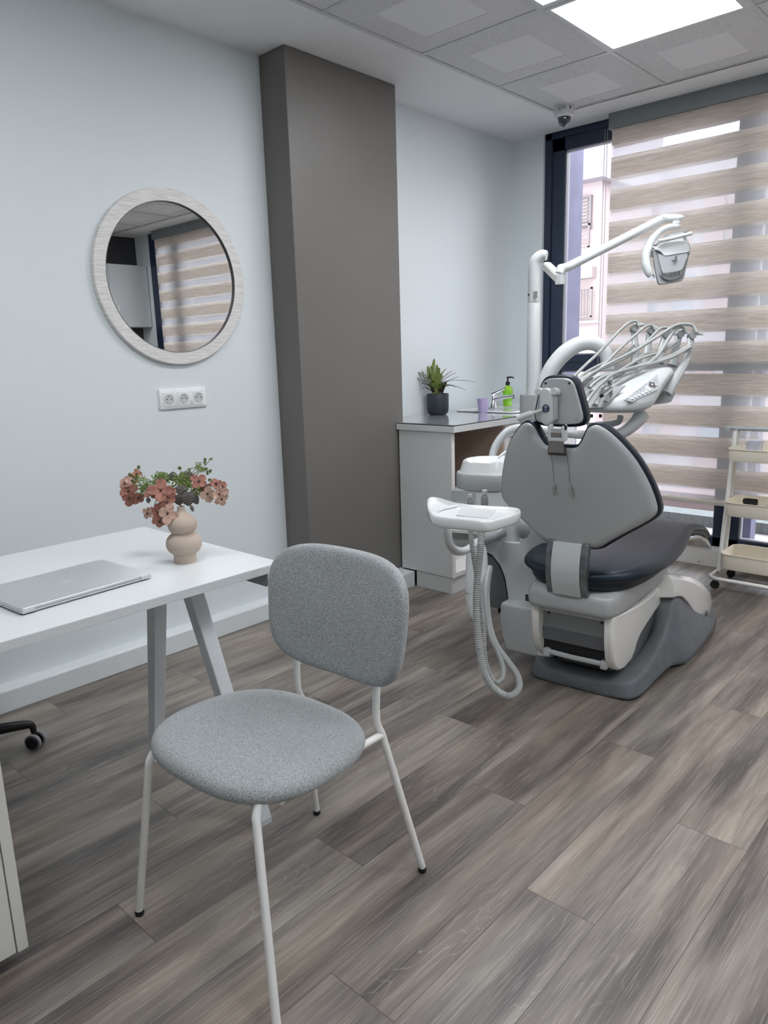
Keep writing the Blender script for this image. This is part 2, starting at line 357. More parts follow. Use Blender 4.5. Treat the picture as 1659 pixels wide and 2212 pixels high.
# the rest of the lay-in ceiling behind the viewer, with two more light panels
rest = MB(); rest.bb(TX0, TX1-3.0, TY0, TY1, ZC+.004, ZC+.02)
struct(rest.build('trim_2', M_ceil, smooth=False), 'ceiling tiles behind the viewer', 'ceiling')
for cx, cy in ((.7, 1.39), (.7, -.41), (-1.1, -.41)):
    t = thing('ceiling_light_panel', 'lit ceiling panel over the desk end of the room, outside the picture', 'ceiling light', (cx, cy, ZC), group='ceiling light panels behind the viewer'); t['kind'] = 'thing'
    MB().bb(cx-.27, cx+.27, cy-.27, cy+.27, ZC-.008, ZC-.001).build('diffuser', M_led, t, smooth=False)
    fr = MB(); fr.bb(cx-.29, cx+.29, cy+.27, cy+.29, ZC-.009, ZC+.003); fr.bb(cx-.29, cx+.29, cy-.29, cy-.27, ZC-.009, ZC+.003); fr.bb(cx-.29, cx-.27, cy-.27, cy+.27, ZC-.009, ZC+.003); fr.bb(cx+.27, cx+.29, cy-.27, cy+.27, ZC-.009, ZC+.003)
    fr.build('frame', M_ledf, t, smooth=False)
bpy.data.objects.remove(tile_ring); bpy.data.objects.remove(tile_mid)
# column -----------------------------------------------------------
struct(MB().bb(2.275, 2.985, 2.612, YL, .086, ZC).build('column', M_taupe, smooth=False, bev=.003, seg=2), 'dark taupe painted square column against the left wall', 'column')
cn = thing('corner_column', 'dark column in the far corner, seen only in the mirror', 'column', (3.75, -2.1, 0)); cn['kind'] = 'structure'
MB().bb(3.2, XW, YR, -1.99, 0, ZC).build('shaft', M_darkwall, cn, smooth=False)
# skirting: deep white box skirting with a flat top
sk = MB(); prof = [(0, 0), (0, .078), (.008, .087), (.055, .093)]
def skirt(mb, p0, p1, n, d=.055, h=.088):
    """p0->p1 along the wall, n = direction into the room"""
    p0, p1, n = Vector(p0), Vector(p1), Vector(n); a = []
    for p in (p0, p1): a.append([p, p+n*d, p+n*d+Vector((0, 0, h-.008)), p+n*(d-.006)+Vector((0, 0, h)), p+Vector((0, 0, h+.006))])
    mb.loft(a)
skirt(sk, (XB, YL, 0), (2.285-.06, YL, 0), (0, -1, 0))
struct(sk.build('baseboard_left', M_white_trim, smooth=False, bev=.002, seg=2), 'deep white skirting along the left wall', 'baseboard')
sk = MB(); sk.bb(2.225, 2.93, 2.505, 2.62, 0, .086); sk.bb(2.225, 2.29, 2.6, YL, 0, .086); sk.bb(2.29, 2.985, 2.60, YL, 0, .0855)
struct(sk.build('baseboard_column', M_white_trim, smooth=False, bev=.003, seg=2), 'white skirting wrapped round the foot of the column', 'baseboard')
M_scuff, nt_, b_ = node_mat('scuffed_white_board')
tcn = N(nt_, 'TexCoord'); nz = N(nt_, 'TexNoise'); nz.inputs['Scale'].default_value = 16; nz.inputs['Detail'].default_value = 6; nz.inputs['Distortion'].default_value = 1.5
cr = N(nt_, 'ValToRGB'); cr.color_ramp.elements[0].position = .62; cr.color_ramp.elements[0].color = srgb(215, 214, 212); cr.color_ramp.elements[1].position = .70; cr.color_ramp.elements[1].color = srgb(140, 112, 88)
nt_.links.new(tcn.outputs['Object'], nz.inputs[0]); nt_.links.new(nz.outputs['Fac'], cr.inputs[0]); nt_.links.new(cr.outputs[0], b_.inputs['Base Color'])
sk = MB(); sk.bb(4.24, XW+.03, -1.9, 2.56, 0, .10)
struct(sk.build('baseboard_front', M_scuff, smooth=False, bev=.003, seg=2), 'scuffed white board under the window', 'baseboard')
# ================================================================ window wall
def glass_material():
    m, nt, b = node_mat('window_glass'); nt.nodes.remove(b); out = nt.nodes['Material Output']
    tr = N(nt, 'BsdfTransparent'); tr.inputs[0].default_value = (.97, .98, .98, 1); gl = N(nt, 'BsdfGlossy'); gl.inputs['Roughness'].default_value = .02
    fr = N(nt, 'Fresnel'); fr.inputs['IOR'].default_value = 1.25; mx = N(nt, 'MixShader')
    nt.links.new(fr.outputs[0], mx.inputs[0]); nt.links.new(tr.outputs[0], mx.inputs[1]); nt.links.new(gl.outputs[0], mx.inputs[2]); nt.links.new(mx.outputs[0], out.inputs[0]); return m
M_glass = glass_material()
win = thing('window_1', 'tall navy framed window wall behind the striped blind', 'window', (4.36, .46, 0)); win['kind'] = 'structure'
WY0, WY1, WZ0, WZ1 = -1.70, 2.56, .0, 2.555
f = MB()
f.bb(4.33, 4.42, WY1-.045, WY1, WZ0, WZ1); f.bb(4.30, 4.42, WY0+.001, WY0+.11, WZ0+.001, WZ1); f.bb(4.33, 4.42, WY0, WY1, WZ1-.035, WZ1); f.bb(4.33, 4.42, WY0, WY1, 0, .10)
for y in (1.345, .08, -1.15): f.bb(4.33, 4.42, y-.018, y+.018, 0, WZ1)
f.build('outer_frame', M_navy, win, smooth=False)
edges = [WY1-.045, 1.363, 1.327, .098, .062, -1.132, -1.168, WY0+.11]
for a, b in ((0, 1), (2, 3), (4, 5), (6, 7)):
    y1, y0 = edges[a], edges[b]
    s_ = MB()
    zt, zb = WZ1-.035, .10; zm0, zm1 = 1.115, 1.215
    x0, x1 = 4.342, 4.405
    fw_ = .085 if a == 0 else .05
    s_.bb(x0, x1, y1-fw_, y1-.004, zb, zt); s_.bb(x0, x1, y0+.004, y0+.05, zb, zt)
    s_.bb(x0, x1, y0+.004, y1-.004, zt-.075, zt-.004); s_.bb(x0, x1, y0+.004, y1-.004, zb, zb+.05); s_.bb(x0+.01, x1-.01, y0+.004, y1-.004, zm0+.01, zm1-.01); s_.bb(x0, x1, y0+.004, y1-.004, zm0, zm0+.048); s_.bb(x0, x1, y0+.004, y1-.004, zm0+.052, zm1)
    fr = s_.build('sash', M_navy, win, smooth=False)
    bead = MB()
    for (za, zb_) in ((zb+.05, zm0), (zm1, zt-.075)):
        ya, yb = y0+.05, y1-fw_
        for q in ((ya, ya+.008, za, zb_), (yb-.008, yb, za, zb_), (ya, yb, za, za+.008), (ya, yb, zb_-.008, zb_)): bead.bb(x0+.012, x1-.01, *q)
    bead.build('glazing_bead', mat('bead_grey', (168, 168, 176), .4), fr, smooth=False)
    p = MB(); p.bb(4.372, 4.376, y0+.05, y1-fw_, zm1, zt-.075); p.bb(4.372, 4.376, y0+.05, y1-fw_, zb+.05, zm0)
    p.build('glass_pane', M_glass, fr, smooth=False)
# grey strip above the blind, on the reveal
struct(MB().bb(4.222, 4.30, -1.5, 2.09, 2.466, ZC).build('trim_3', mat('reveal_grey', (120, 126, 130), .5), smooth=False), 'grey cassette strip above the blind', 'trim')
# zebra blind -------------------------------------------------------
def blind_material(shift, name):
    m, nt, b = node_mat(name); lk = nt.links.new; nt.nodes.remove(b); out = nt.nodes['Material Output']
    g = N(nt, 'NewGeometry'); sp = N(nt, 'SeparateXYZ'); lk(g.outputs['Position'], sp.inputs[0])
    def mt(op, a, bb):
        n = N(nt, 'Math', operation=op)
        for i, q in enumerate((a, bb)):
            if isinstance(q, (int, float)): n.inputs[i].default_value = q
            else: lk(q, n.inputs[i])
        return n.outputs[0]
    wv = N(nt, 'TexNoise'); wv.inputs['Scale'].default_value = 1; wv.inputs['Detail'].default_value = 2; mp = N(nt, 'Mapping'); mp.inputs['Scale'].default_value = (1, 3.2, 5); lk(g.outputs['Position'], mp.inputs[0]); lk(mp.outputs[0], wv.inputs[0])
    z = mt('ADD', sp.outputs[2], mt('MULTIPLY', mt('SUBTRACT', wv.outputs['Fac'], .5), .008))
    fz = N(nt, 'Math', operation='FRACT'); lk(mt('DIVIDE', mt('SUBTRACT', z, 2.317-.1745*13+shift), .1745), fz.inputs[0])
    sheer = mt('LESS_THAN', fz.outputs[0], .362)
    mp2 = N(nt, 'Mapping'); mp2.inputs['Scale'].default_value = (1, 7, 420); lk(g.outputs['Position'], mp2.inputs[0])
    gn = N(nt, 'TexNoise'); gn.inputs['Scale'].default_value = 1; gn.inputs['Detail'].default_value = 4; gn.inputs['Distortion'].default_value = 1.2; lk(mp2.outputs[0], gn.inputs[0])
    cr = N(nt, 'ValToRGB'); cr.color_ramp.elements[0].position = .33; cr.color_ramp.elements[0].color = srgb(202, 190, 177); cr.color_ramp.elements[1].position = .62; cr.color_ramp.elements[1].color = srgb(242, 235, 228); lk(gn.outputs['Fac'], cr.inputs[0])
    df = N(nt, 'BsdfDiffuse'); tl = N(nt, 'BsdfTranslucent'); lk(cr.outputs[0], df.inputs[0]); lk(cr.outputs[0], tl.inputs[0])
    bp = N(nt, 'Bump'); bp.inputs['Strength'].default_value = .5; bp.inputs['Distance'].default_value = .003; lk(gn.outputs['Fac'], bp.inputs['Height']); lk(bp.outputs[0], df.inputs['Normal'])
    op = N(nt, 'MixShader'); op.inputs[0].default_value = BLIND_T; lk(df.outputs[0], op.inputs[1]); lk(tl.outputs[0], op.inputs[2])
    sd = N(nt, 'BsdfDiffuse'); sd.inputs[0].default_value = srgb(236, 236, 238); st = N(nt, 'BsdfTranslucent'); st.inputs[0].default_value = srgb(236, 236, 238); sm_ = N(nt, 'MixShader'); sm_.inputs[0].default_value = .6; lk(sd.outputs[0], sm_.inputs[1]); lk(st.outputs[0], sm_.inputs[2])
    tr = N(nt, 'BsdfTransparent'); sh = N(nt, 'MixShader'); sh.inputs[0].default_value = SHEER; lk(tr.outputs[0], sh.inputs[1]); lk(sm_.outputs[0], sh.inputs[2])
    fin = N(nt, 'MixShader'); lk(sheer, fin.inputs[0]); lk(op.outputs[0], fin.inputs[1]); lk(sh.outputs[0], fin.inputs[2]); lk(fin.outputs[0], out.inputs[0])
    return m
BLIND_T = .55; SHEER = .42
bl = thing('zebra_blind', 'beige and sheer striped roller blind pulled down over the window', 'blind', (4.24, .3, 2.46))
def sheet(x, amp): return lambda u, v: Vector((x+amp*math.sin(u*9+v*4), -1.48+u*3.555, .385+v*2.09))
MB().grid(sheet(4.238, .0015), 40, 30).build('front_fabric', blind_material(0, 'blind_fabric_front'), bl)
MB().grid(sheet(4.262, .0015), 40, 30).build('back_fabric', blind_material(-.012, 'blind_fabric_back'), bl)
MB().bb(4.232, 4.268, -1.48, 2.075, .362, .386).build('bottom_rail', mat('rail_beige', (198, 192, 184), .4), bl, bev=.004)
MB().tube([(4.25, -1.49, 2.49), (4.25, 2.08, 2.49)], .022, 16).build('roller_tube', mat('tube_beige', (150, 140, 128), .5), bl)
# bead chain
ch = MB()
for yy in (2.096, 2.112):
    z = 2.47
    while z > 1.0: ch.sphere((4.225, yy, z), .0028, 6); z -= .011
ch.tube([(4.225, 2.096, 2.47), (4.225, 2.096, 1.0), (4.225, 2.104, .985), (4.225, 2.112, 1.0), (4.225, 2.112, 2.47)], .0009, 6)
ch.build('bead_chain', mat('chain_plastic', (150, 150, 150), .4), bl)
# ================================================================ outside
M_pink = mat('pink_render', (163, 146, 143), .85, noise=(.7, .04)); M_pinkl = mat('pale_render', (167, 162, 162), .85, noise=(.9, .03))
M_conc = mat('lilac_concrete', (112, 110, 130), .8, noise=(9, .10)); M_shut = mat('shutter_slats', (140, 128, 124), .6); M_rail = mat('rail_paint', (116, 107, 103), .5)
struct(MB().bb(4.62, 4.9, 2.60, 3.3, -.6, 3.4).build('wall_outside', M_conc, smooth=False), 'grey lilac concrete fin just outside the glass', 'wall')
struct(MB().bb(4.45, 5.9, -3.5, 4.5, -.35, -.05).build('trim_4', mat('terrace_tiles', (180, 170, 168), .7, noise=(5, .06)), smooth=False), 'pale terrace slab outside the window', 'terrace')
pw = MB(); pw.bb(5.75, 5.95, -3.5, 4.5, -.05, .12); struct(pw.build('trim_5', mat('parapet_pink', (158, 139, 137), .8), smooth=False), 'low pink parapet at the terrace edge', 'parapet')
pw = MB(); pw.bb(5.4, 5.6, -3.5, 4.5, -.05, .03); struct(pw.build('trim_6', mat('gravel_strip', (114, 119, 117), .9, noise=(40, .2)), smooth=False), 'grey gravel strip along the terrace', 'gravel strip')
# the near tower with shutter window and balcony
tw = thing('apartment_tower', 'tall pale pink apartment block seen through the clear left pane', 'building', (12.5, 8, -6))
MB().bb(12, 14, 6.02, 10, -6, 3.95).build('wall', M_pink, tw, smooth=False)
MB().bb(11.7, 14, 5.86, 10, 3.95, 7.5).build('upper_wall', mat('grey_pink_render', (151, 142, 146), .85), tw, smooth=False)
def shutter(y0, y1, z0, z1, x, parent):
    o = MB().bb(x-.03, x, y0, y1, z0, z1).build('window_shutter', M_shut, parent, smooth=False)
    s_ = MB(); z = z0+.03
    while z < z1: s_.bb(x-.05, x-.03, y0+.03, y1-.03, z, z+.03); z += .055
    s_.build('slats', mat('slat_pink', (124, 112, 109), .6), o, smooth=False)
    fr_ = MB(); fr_.bb(x-.06, x, y0-.03, y0, z0-.03, z1+.03); fr_.bb(x-.06, x, y1, y1+.03, z0-.03, z1+.03); fr_.bb(x-.06, x, y0, y1, z1, z1+.03); fr_.build('surround', mat('surround_grey', (109, 102, 102), .6), o, smooth=False)
    return o
def railing(y0, y1, z0, z1, x, parent, horiz=False):
    r_ = MB(); r_.bb(x-.02, x+.02, y0, y1, z1-.03, z1); r_.bb(x-.02, x+.02, y0, y1, z0, z0+.02); r_.bb(x-.02, x+.02, y0, y0+.025, z0, z1)
    if horiz:
        z = z0+.06
        while z < z1-.04: r_.bb(x-.008, x+.008, y0, y1, z, z+.014); z += .07
    else:
        y = y0+.03
        while y < y1: r_.bb(x-.008, x+.008, y, y+.014, z0, z1); y += .055
    return r_.build('railing', M_rail, parent, smooth=False)
shutter(6.21, 6.75, 3.25, 3.72, 12, tw); railing(6.17, 6.8, 2.92, 3.30, 11.9, tw, True)
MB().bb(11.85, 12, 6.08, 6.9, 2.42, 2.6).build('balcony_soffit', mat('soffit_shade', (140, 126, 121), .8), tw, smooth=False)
railing(6.09, 6.9, 1.78, 2.27, 11.9, tw)
MB().bb(11.86, 12, 5.98, 6.9, 1.68, 1.72).build('balcony_slab', M_pinkl, tw, smooth=False)
# long facade behind the blind
fa = thing('long_facade', 'long pink and white block of flats blurred behind the blind', 'building', (15, 0, -6))
MB().bb(14.5, 17, -16, 6.9, -6, 4.55).build('wall', M_pinkl, fa, smooth=False)
rnd = random.Random(4)
for fl in range(6):
    z = -3.2+fl*1.25
    y = 6.4
    while y > -14:
        wd = rnd.choice((.5, .8, 1.1, .35)); k = rnd.random()
        m_ = M_pink if k < .45 else mat('pane_blue', (140, 149, 156), .3) if k < .8 else mat('salmon', (167, 146, 142), .8)
        MB().bb(14.42, 14.5, y-wd, y, z, z+(.75 if k >= .45 else 1.1)).build('window_pane' if .45 <= k < .8 else 'panel', m_, fa, smooth=False); y -= wd+rnd.uniform(.1, .5)
# street
struct(MB().bb(6, 60, -40, 40, -6.2, -6).build('ground', mat('street', (96, 95, 95), .9), smooth=False), 'street far below outside', 'ground')
# lilac post outside, seen through the blind
struct(MB().bb(4.66, 4.76, 1.30, 1.47, -.05, 3.2).build('trim_7', M_conc, smooth=False), 'lilac post outside, seen faintly through the blind', 'post')
# ================================================================ desk and what stands on it
M_white = mat('white_laminate', (212, 216, 218), .32, noise=(2, .006)); M_powder = mat('white_powder_coat', (232, 232, 230), .38)
M_legw = mat('desk_leg_paint', (214, 218, 222), .4); M_black = mat('black_plastic', (20, 20, 22), .4)
desk = thing('desk', 'white rectangular desk on slanted square legs', 'desk', (.2, 1.76, 0))
MB().bb(-.86, 1.14, 1.425, 2.10, .718, .74).build('tabletop', M_white, desk, bev=.0015, seg=2, smooth=False)
def sq_leg(p0, p1, w0, w1, parent):
    p0, p1 = Vector(p0), Vector(p1)
    r = lambda p, w: [p+Vector((sx*w/2, sy*w/2, 0)) for sx, sy in ((1, 1), (-1, 1), (-1, -1), (1, -1))]
    o = MB().loft([r(p0, w0), r(p1, w1)]).build('leg', M_legw, parent, bev=.003, seg=2, smooth=False)
    MB().loft([r(p0-Vector((0, 0, .012)), w0-.002), r(p0, w0-.002)]).build('leg_pad', M_legw, o, smooth=False); return o
for x in (1.035, -.75):
    s_ = 1 if x > 0 else -1
    sq_leg((x+.02*s_, 2.012, .012), (x-.03*s_, 1.80, .716), .036, .044, desk)
    sq_leg((x+.035*s_, 1.485, .012), (x-.03*s_, 1.66, .716), .036, .044, desk)
    MB().bb(x-.03*s_-.022, x-.03*s_+.022, 1.50, 2.02, .694, .7175).build('cross_rail', M_legw, desk, smooth=False)
tp = MB().prism([(1.44, .7175), (1.44, .684), (1.446, .678), (2.05, .678), (2.05, .7175)][::-1], (1.105, 0, 0), (0, 1, 0), (0, 0, 1), .003)
tp.build('end_bracket', mat('bracket_grey', (150, 152, 155), .45), desk, smooth=False)
MB().bb(-.7, 1.0, 1.70, 1.76, .694, .7175).build('long_rail', M_legw, desk, smooth=False)
# laptop
M_alu = mat('brushed_aluminium', (205, 208, 210), .36, metal=.75, noise=(3, .02))
LP = Matrix.Translation((.692, 1.665, .74)) @ Matrix.Rotation(R(3.5), 4, 'Z')
lap = thing('laptop', 'closed silver laptop lying on the white desk', 'laptop', frame=LP)
b_ = MB(); b_.loft([[Vector((x*k, y*k, z)) for x, y in rrect(.312, .222, .012, 6)] for z, k in ((.0015, .975), (.004, .998), (.0075, 1))]); b_.build('base', M_alu, lap)
MB().loft([[Vector((x*k, y*k, z)) for x, y in rrect(.312, .222, .012, 6)] for z, k in ((.0085, 1), (.013, 1), (.0145, .992))]).build('lid', M_alu, lap)
hg = MB(); hg.bb(-.10, .10, .1, .1095, .006, .0105); hg.build('hinge', mat('hinge_grey', (120, 122, 124), .4), lap)
for sx in (-1, 1):
    MB().bb(sx*.1405-.0135, sx*.1405+.0135, -.1135, -.105, .0035, .0135).build('corner_clip', mat('clear_clip', (196, 200, 202), .2), lap, bev=.001)
ft = MB()
for sx in (-1, 1):
    for sy in (-1, 1): ft.lathe([(.006, 0), (.006, .002)], (sx*.13, sy*.09, 0), seg=12)
ft.build('rubber_feet', M_black, lap)
ap = []
for k in range(40):
    t = 2*math.pi*k/40; r = .0125*(1+.10*math.cos(2*t)-.10*abs(math.sin(t))**6*(1 if math.sin(t) > 0 else .6)); x, y = r*math.cos(t), r*math.sin(t)*1.05
    if math.cos(t) > .75: x -= .005*(math.cos(t)-.75)/.25
    ap.append((x, y))
lg = MB().prism(ap, (0, 0, .0145), (-1, 0, 0), (0, -1, 0), .0003); lg.prism([(.012*a-0.0, .012*b_2+.018) for a, b_2 in ((-.1, -.35), (.3, -.2), (.45, .25), (.05, .15))], (0, 0, .0145), (-1, 0, 0), (0, -1, 0), .0003)
lg.build('lid_logo', mat('logo_mirror', (226, 228, 230), .25, metal=.9), lap)
# vase
VX, VY = .992, 1.632
M_vase = mat('stoneware_beige', (186, 170, 156), .75, bump=(90, .25, .001), noise=(8, .02))
vase = thing('vase', 'beige double bulb ceramic vase holding artificial flowers on the desk', 'vase', (VX, VY, .74))
pr = [(.0, .0), (.027, .0), (.029, .002), (.0285, .020), (.029, .022), (.036, .027), (.0425, .036), (.0455, .048), (.0430, .061), (.0355, .071), (.0275, .0765), (.0270, .078), (.0320, .083), (.0365, .094), (.0365, .104), (.031, .115), (.021, .124), (.0125, .131), (.0095, .139), (.0098, .144), (.0085, .146), (.0075, .143), (.0075, .12), (.0, .118)]
pp = smooth_path([(a, 0, b) for a, b in pr], 3)
MB().lathe([(max(p.x, 0), p.z) for p in pp], (VX, VY, .74), seg=48).build('body', M_vase, vase, sharp=60)
# flowers: sprigs held by the vase
M_petal = mat('petal_terracotta', (156, 106, 92), .7, noise=(70, .16), bump=(160, .3, .001)); M_petal2 = mat('petal_pale', (190, 158, 142), .7, noise=(70, .12), bump=(160, .3, .001))
M_stem = mat('stem_brown', (92, 84, 66), .6); M_green = mat('sprig_green', (124, 146, 74), .6, noise=(60, .2)); M_leafd = mat('velvet_leaf', (86, 80, 78), .8, noise=(90, .35)); M_seed = mat('bud_dark', (48, 40, 34), .6)
VD = (Vector((VX, VY, .8))-CAMP).dot(CF)
def vpx(cx, cy, dd=0): return at_depth(240+cx/5.925, 960+cy/5.925, VD+dd)   # cx,cy in the enlarged view
rf = random.Random(11)
def petal(mb, c, n, up, ln, wd, cup, nu=5, nv=6):
    n = n.normalized(); up = (up-n*up.dot(n)).normalized(); sd = n.cross(up)
    def fn(u, v):
        a = (v-.5)*2; s = math.sin(math.pi*min(1, (u*.92+.08)))**.6*(.55+.6*u)
        wv = .10*math.sin(a*5+u*4)*u
        return c+up*(u*ln)+sd*(a*wd*s)+n*(cup*(u*u)*ln+wv*wd+abs(a)*.25*wd*s)
    mb.grid(fn, nu, nv)
def flower(parent, c, n, size, m_=None, k=4, rot=0):
    n = n.normalized(); a = Vector((0, 0, 1)) if abs(n.z) < .9 else Vector((1, 0, 0)); e1 = (a-n*a.dot(n)).normalized(); e2 = n.cross(e1)
    mb = MB()
    for i in range(k):
        t = rot+2*math.pi*i/k+rf.uniform(-.15, .15)
        petal(mb, c, n, e1*math.cos(t)+e2*math.sin(t), size*rf.uniform(.9, 1.1), size*.52, rf.uniform(-.1, .35))
    o = mb.build('flower', m_ or M_petal, parent, sharp=80, solid=.0006)
    MB().sphere(c+n*.002, .0032, 8).build('flower_centre', M_seed, o); return o
mouth = Vector((VX, VY, .74+.14)); vdir = (CAMP-mouth).normalized(); vr = CR; vu = Vector((0, 0, 1))
def stemtube(parent, pts, r=.0011, m_=None, name='stem'): return MB().tube(pts, r, 6, sm=6).build(name, m_ or M_stem, parent)
def nrm(a, b, c=1): return vr*a+vu*b+vdir*c
# right sprig
sp = thing('hydrangea_sprig', 'dusty terracotta flower sprig leaning right out of the vase', 'artificial flower', tuple(mouth), group='terracotta flower sprigs in the vase')
stemtube(sp, [mouth-vu*.03, mouth+vu*.012, vpx(1000, 620, .01), vpx(1150, 560, 0), vpx(1330, 620, 0)])
for cx, cy, s_, n_, d, mm in ((1125, 475, .0235, nrm(-.2, .35), -.005, 0), (1235, 630, .024, nrm(.2, -.4), -.012, 1), (1385, 640, .024, nrm(.7, .1), 0, 1), (1340, 505, .018, nrm(.5, .6), .012, 0), (1205, 555, .020, nrm(-.3, -.1), .01, 0), (1420, 540, .018, nrm(.9, .4), .01, 0), (1410, 700, .019, nrm(.6, -.7), .004, 1)):
    flower(sp, vpx(cx, cy, d), n_, s_, M_petal2 if mm else M_petal, 4, rf.random()*2)
# left sprig
sp = thing('hydrangea_sprig', 'dusty terracotta flower sprig reaching furthest left of the vase', 'artificial flower', tuple(mouth), group='terracotta flower sprigs in the vase')
stemtube(sp, [mouth-vu*.03, mouth+vu*.012, vpx(700, 640, .015), vpx(450, 560, .02), vpx(250, 600, .01)])
for cx, cy, s_, n_, d, mm in ((225, 600, .026, nrm(-.3, .1), -.004, 0), (240, 690, .022, nrm(0, -.4), -.006, 0), (180, 490, .020, nrm(-.6, .5), .004, 1), (270, 470, .020, nrm(.1, .7), .008, 1), (350, 680, .017, nrm(.5, -.3), .0, 0), (330, 385, .015, nrm(.4, .9), .016, 0)):
    flower(sp, vpx(cx, cy, d), n_, s_, M_petal2 if mm else M_petal, 4, rf.random()*2)
# front sprig
sp = thing('hydrangea_sprig', 'dusty terracotta flower sprig drooping in front of the vase neck', 'artificial flower', tuple(mouth), group='terracotta flower sprigs in the vase')
stemtube(sp, [mouth-vu*.03, mouth+vu*.010, vpx(760, 690, -.03), vpx(650, 650, -.035), vpx(560, 760, -.04), vpx(590, 850, -.04)])
for cx, cy, s_, n_, d, mm in ((635, 590, .031, nrm(0, .25), -.038, 0), (720, 885, .027, nrm(.3, -.15), -.045, 1), (600, 870, .026, nrm(-.3, -.1), -.043, 0), (720, 750, .021, nrm(.1, .3), -.04, 0), (520, 610, .021, nrm(-.5, .4), -.035, 0), (770, 620, .017, nrm(.6, .3), -.03, 0), (470, 880, .017, nrm(-.6, -.1), -.044, 1), (620, 985, .018, nrm(-.1, -.5), -.044, 0)):
    flower(sp, vpx(cx, cy, d), n_, s_, M_petal2 if mm else M_petal, 4, rf.random()*2)
# green berry sprigs
def berry_sprig(label, stems, heads, clouds):
    sp = thing('green_berry_sprig', label, 'artificial flower', tuple(mouth), group='green berry sprigs in the vase')
    sm_ = MB()
    for st in stems: sm_.tube([mouth-vu*.03, mouth+vu*.010]+[vpx(a, b, d) for a, b, d in st], .0008, 5, sm=6)
    fz = MB(); M_sh = mat('seed_head_green', (98, 110, 48), .6, noise=(80, .4))
    for a, b, d in heads:
        c = vpx(a, b, d); hb = MB()
        for q in range(16):
            dd = Vector((rf.gauss(0, 1), rf.gauss(0, 1), rf.gauss(0, 1))).normalized(); hb.tube([c, c+dd*.0052], [.0007, .0012], 4)
        hb.build('seed_head', M_sh, sp)
    for a, b, ra, rb, n in clouds:
        for q in range(n):
            t = rf.uniform(0, 6.28); rr_ = math.sqrt(rf.random()); c = vpx(a+ra*rr_*math.cos(t), b+rb*rr_*math.sin(t), rf.uniform(-.012, .012))
            dd = Vector((rf.gauss(0, 1), rf.gauss(0, 1), rf.gauss(0, 1))).normalized(); c2 = c+dd*rf.uniform(.004, .010)
            fz.tube([c, c2], [.0006, .0008], 4); fz.tube([c2, c2+Vector((rf.gauss(0, 1), rf.gauss(0, 1), rf.gauss(0, 1))).normalized()*.004], [.0007, .0014], 4)
    sm_.build('stem', M_stem, sp); fz.build('green_filler', M_green, sp)
berry_sprig('green berry sprig fanning up to the left of the vase', [[(700, 560, .01), (560, 500, .02), (430, 460, .02), (390, 380, .02), (350, 290, .02)], [(640, 540, .01), (450, 440, .01), (320, 430, .01), (240, 385, .01)], [(600, 560, .0), (460, 600, .0), (430, 660, -.005)]],
            [(350, 290, .02), (240, 385, .01), (330, 430, .01), (290, 490, .0), (430, 655, -.005), (470, 520, 0), (400, 600, 0), (330, 400, .01)], [(640, 440, 110, 70, 150), (480, 520, 90, 60, 60), (370, 470, 90, 60, 50), (400, 600, 50, 50, 40)])
berry_sprig('green berry sprig rising high to the right of the vase', [[(850, 560, .01), (930, 440, .02), (990, 420, .02), (1060, 330, .02), (1100, 240, .02), (1145, 235, .02)], [(870, 540, 0), (1040, 390, .02), (1180, 300, .02), (1275, 185, .02)], [(860, 560, 0), (900, 380, .02), (875, 300, .02)], [(900, 500, 0), (940, 360, .01), (1005, 320, .01)], [(900, 520, 0), (1060, 370, .01), (1220, 345, .01), (1270, 340, .01)], [(900, 560, 0), (1060, 560, -.01), (1120, 640, -.01)]],
            [(1275, 185, .02), (1200, 195, .02), (1200, 240, .02), (875, 300, .02), (1005, 320, .01), (1125, 285, .015), (1150, 320, .015), (1220, 315, .015), (1270, 340, .01), (1235, 365, .01), (1265, 455, 0), (1120, 640, -.01)], [(910, 470, 110, 90, 190), (1000, 540, 70, 50, 60), (1130, 310, 50, 50, 40), (1100, 590, 50, 50, 40), (780, 560, 60, 30, 30)])
# dark veined leaves
lf = thing('leaf_sprig', 'dark grey velvety leaves hanging over the vase neck', 'artificial leaves', tuple(mouth))
stemtube(lf, [mouth-vu*.03, mouth+vu*.010, vpx(900, 640, -.01)], .0014)
def leaf(cx, cy, ux, uy, ln, wd, d):
    mb = MB(); c = vpx(cx, cy, d); up = (vr*ux+vu*uy).normalized(); n = (vdir+vu*.3).normalized(); n = (n-up*n.dot(up)).normalized(); sd = n.cross(up)
    mb.grid(lambda u, v: c+up*(u*ln)+sd*((v-.5)*2*wd*math.sin(math.pi*(u*.96+.02))**.7*(1.1-.35*u))-n*(u*u*.25*ln)+n*(-abs(v-.5)*.3*wd), 9, 6)
    o = mb.build('leaf', M_leafd, lf, sharp=80, solid=.0006)
    vn = MB()
    for k in range(1, 5):
        u = k/5
        for s_ in (-1, 1):
            w_ = wd*math.sin(math.pi*(u*.96+.02))**.7*.85
            vn.tube([c+up*(u*ln*.9)-n*(u*u*.2*ln-.0012), c+up*(u*ln*.9+.004)+sd*(s_*w_)-n*(u*u*.25*ln+.15*wd-.0016)], .00035, 4)
    vn.tube([c+n*.001, c+up*ln*.96-n*(.24*ln-.001)], .0005, 4); vn.build('veins', mat('leaf_veins', (160, 156, 154), .7), o)
leaf(965, 610, .12, -1, .038, .019, -.03); leaf(870, 640, -.12, -1, .030, .016, -.028); leaf(970, 580, -.9, .1, .034, .015, -.02); leaf(1020, 610, .5, -.9, .036, .013, -.015)
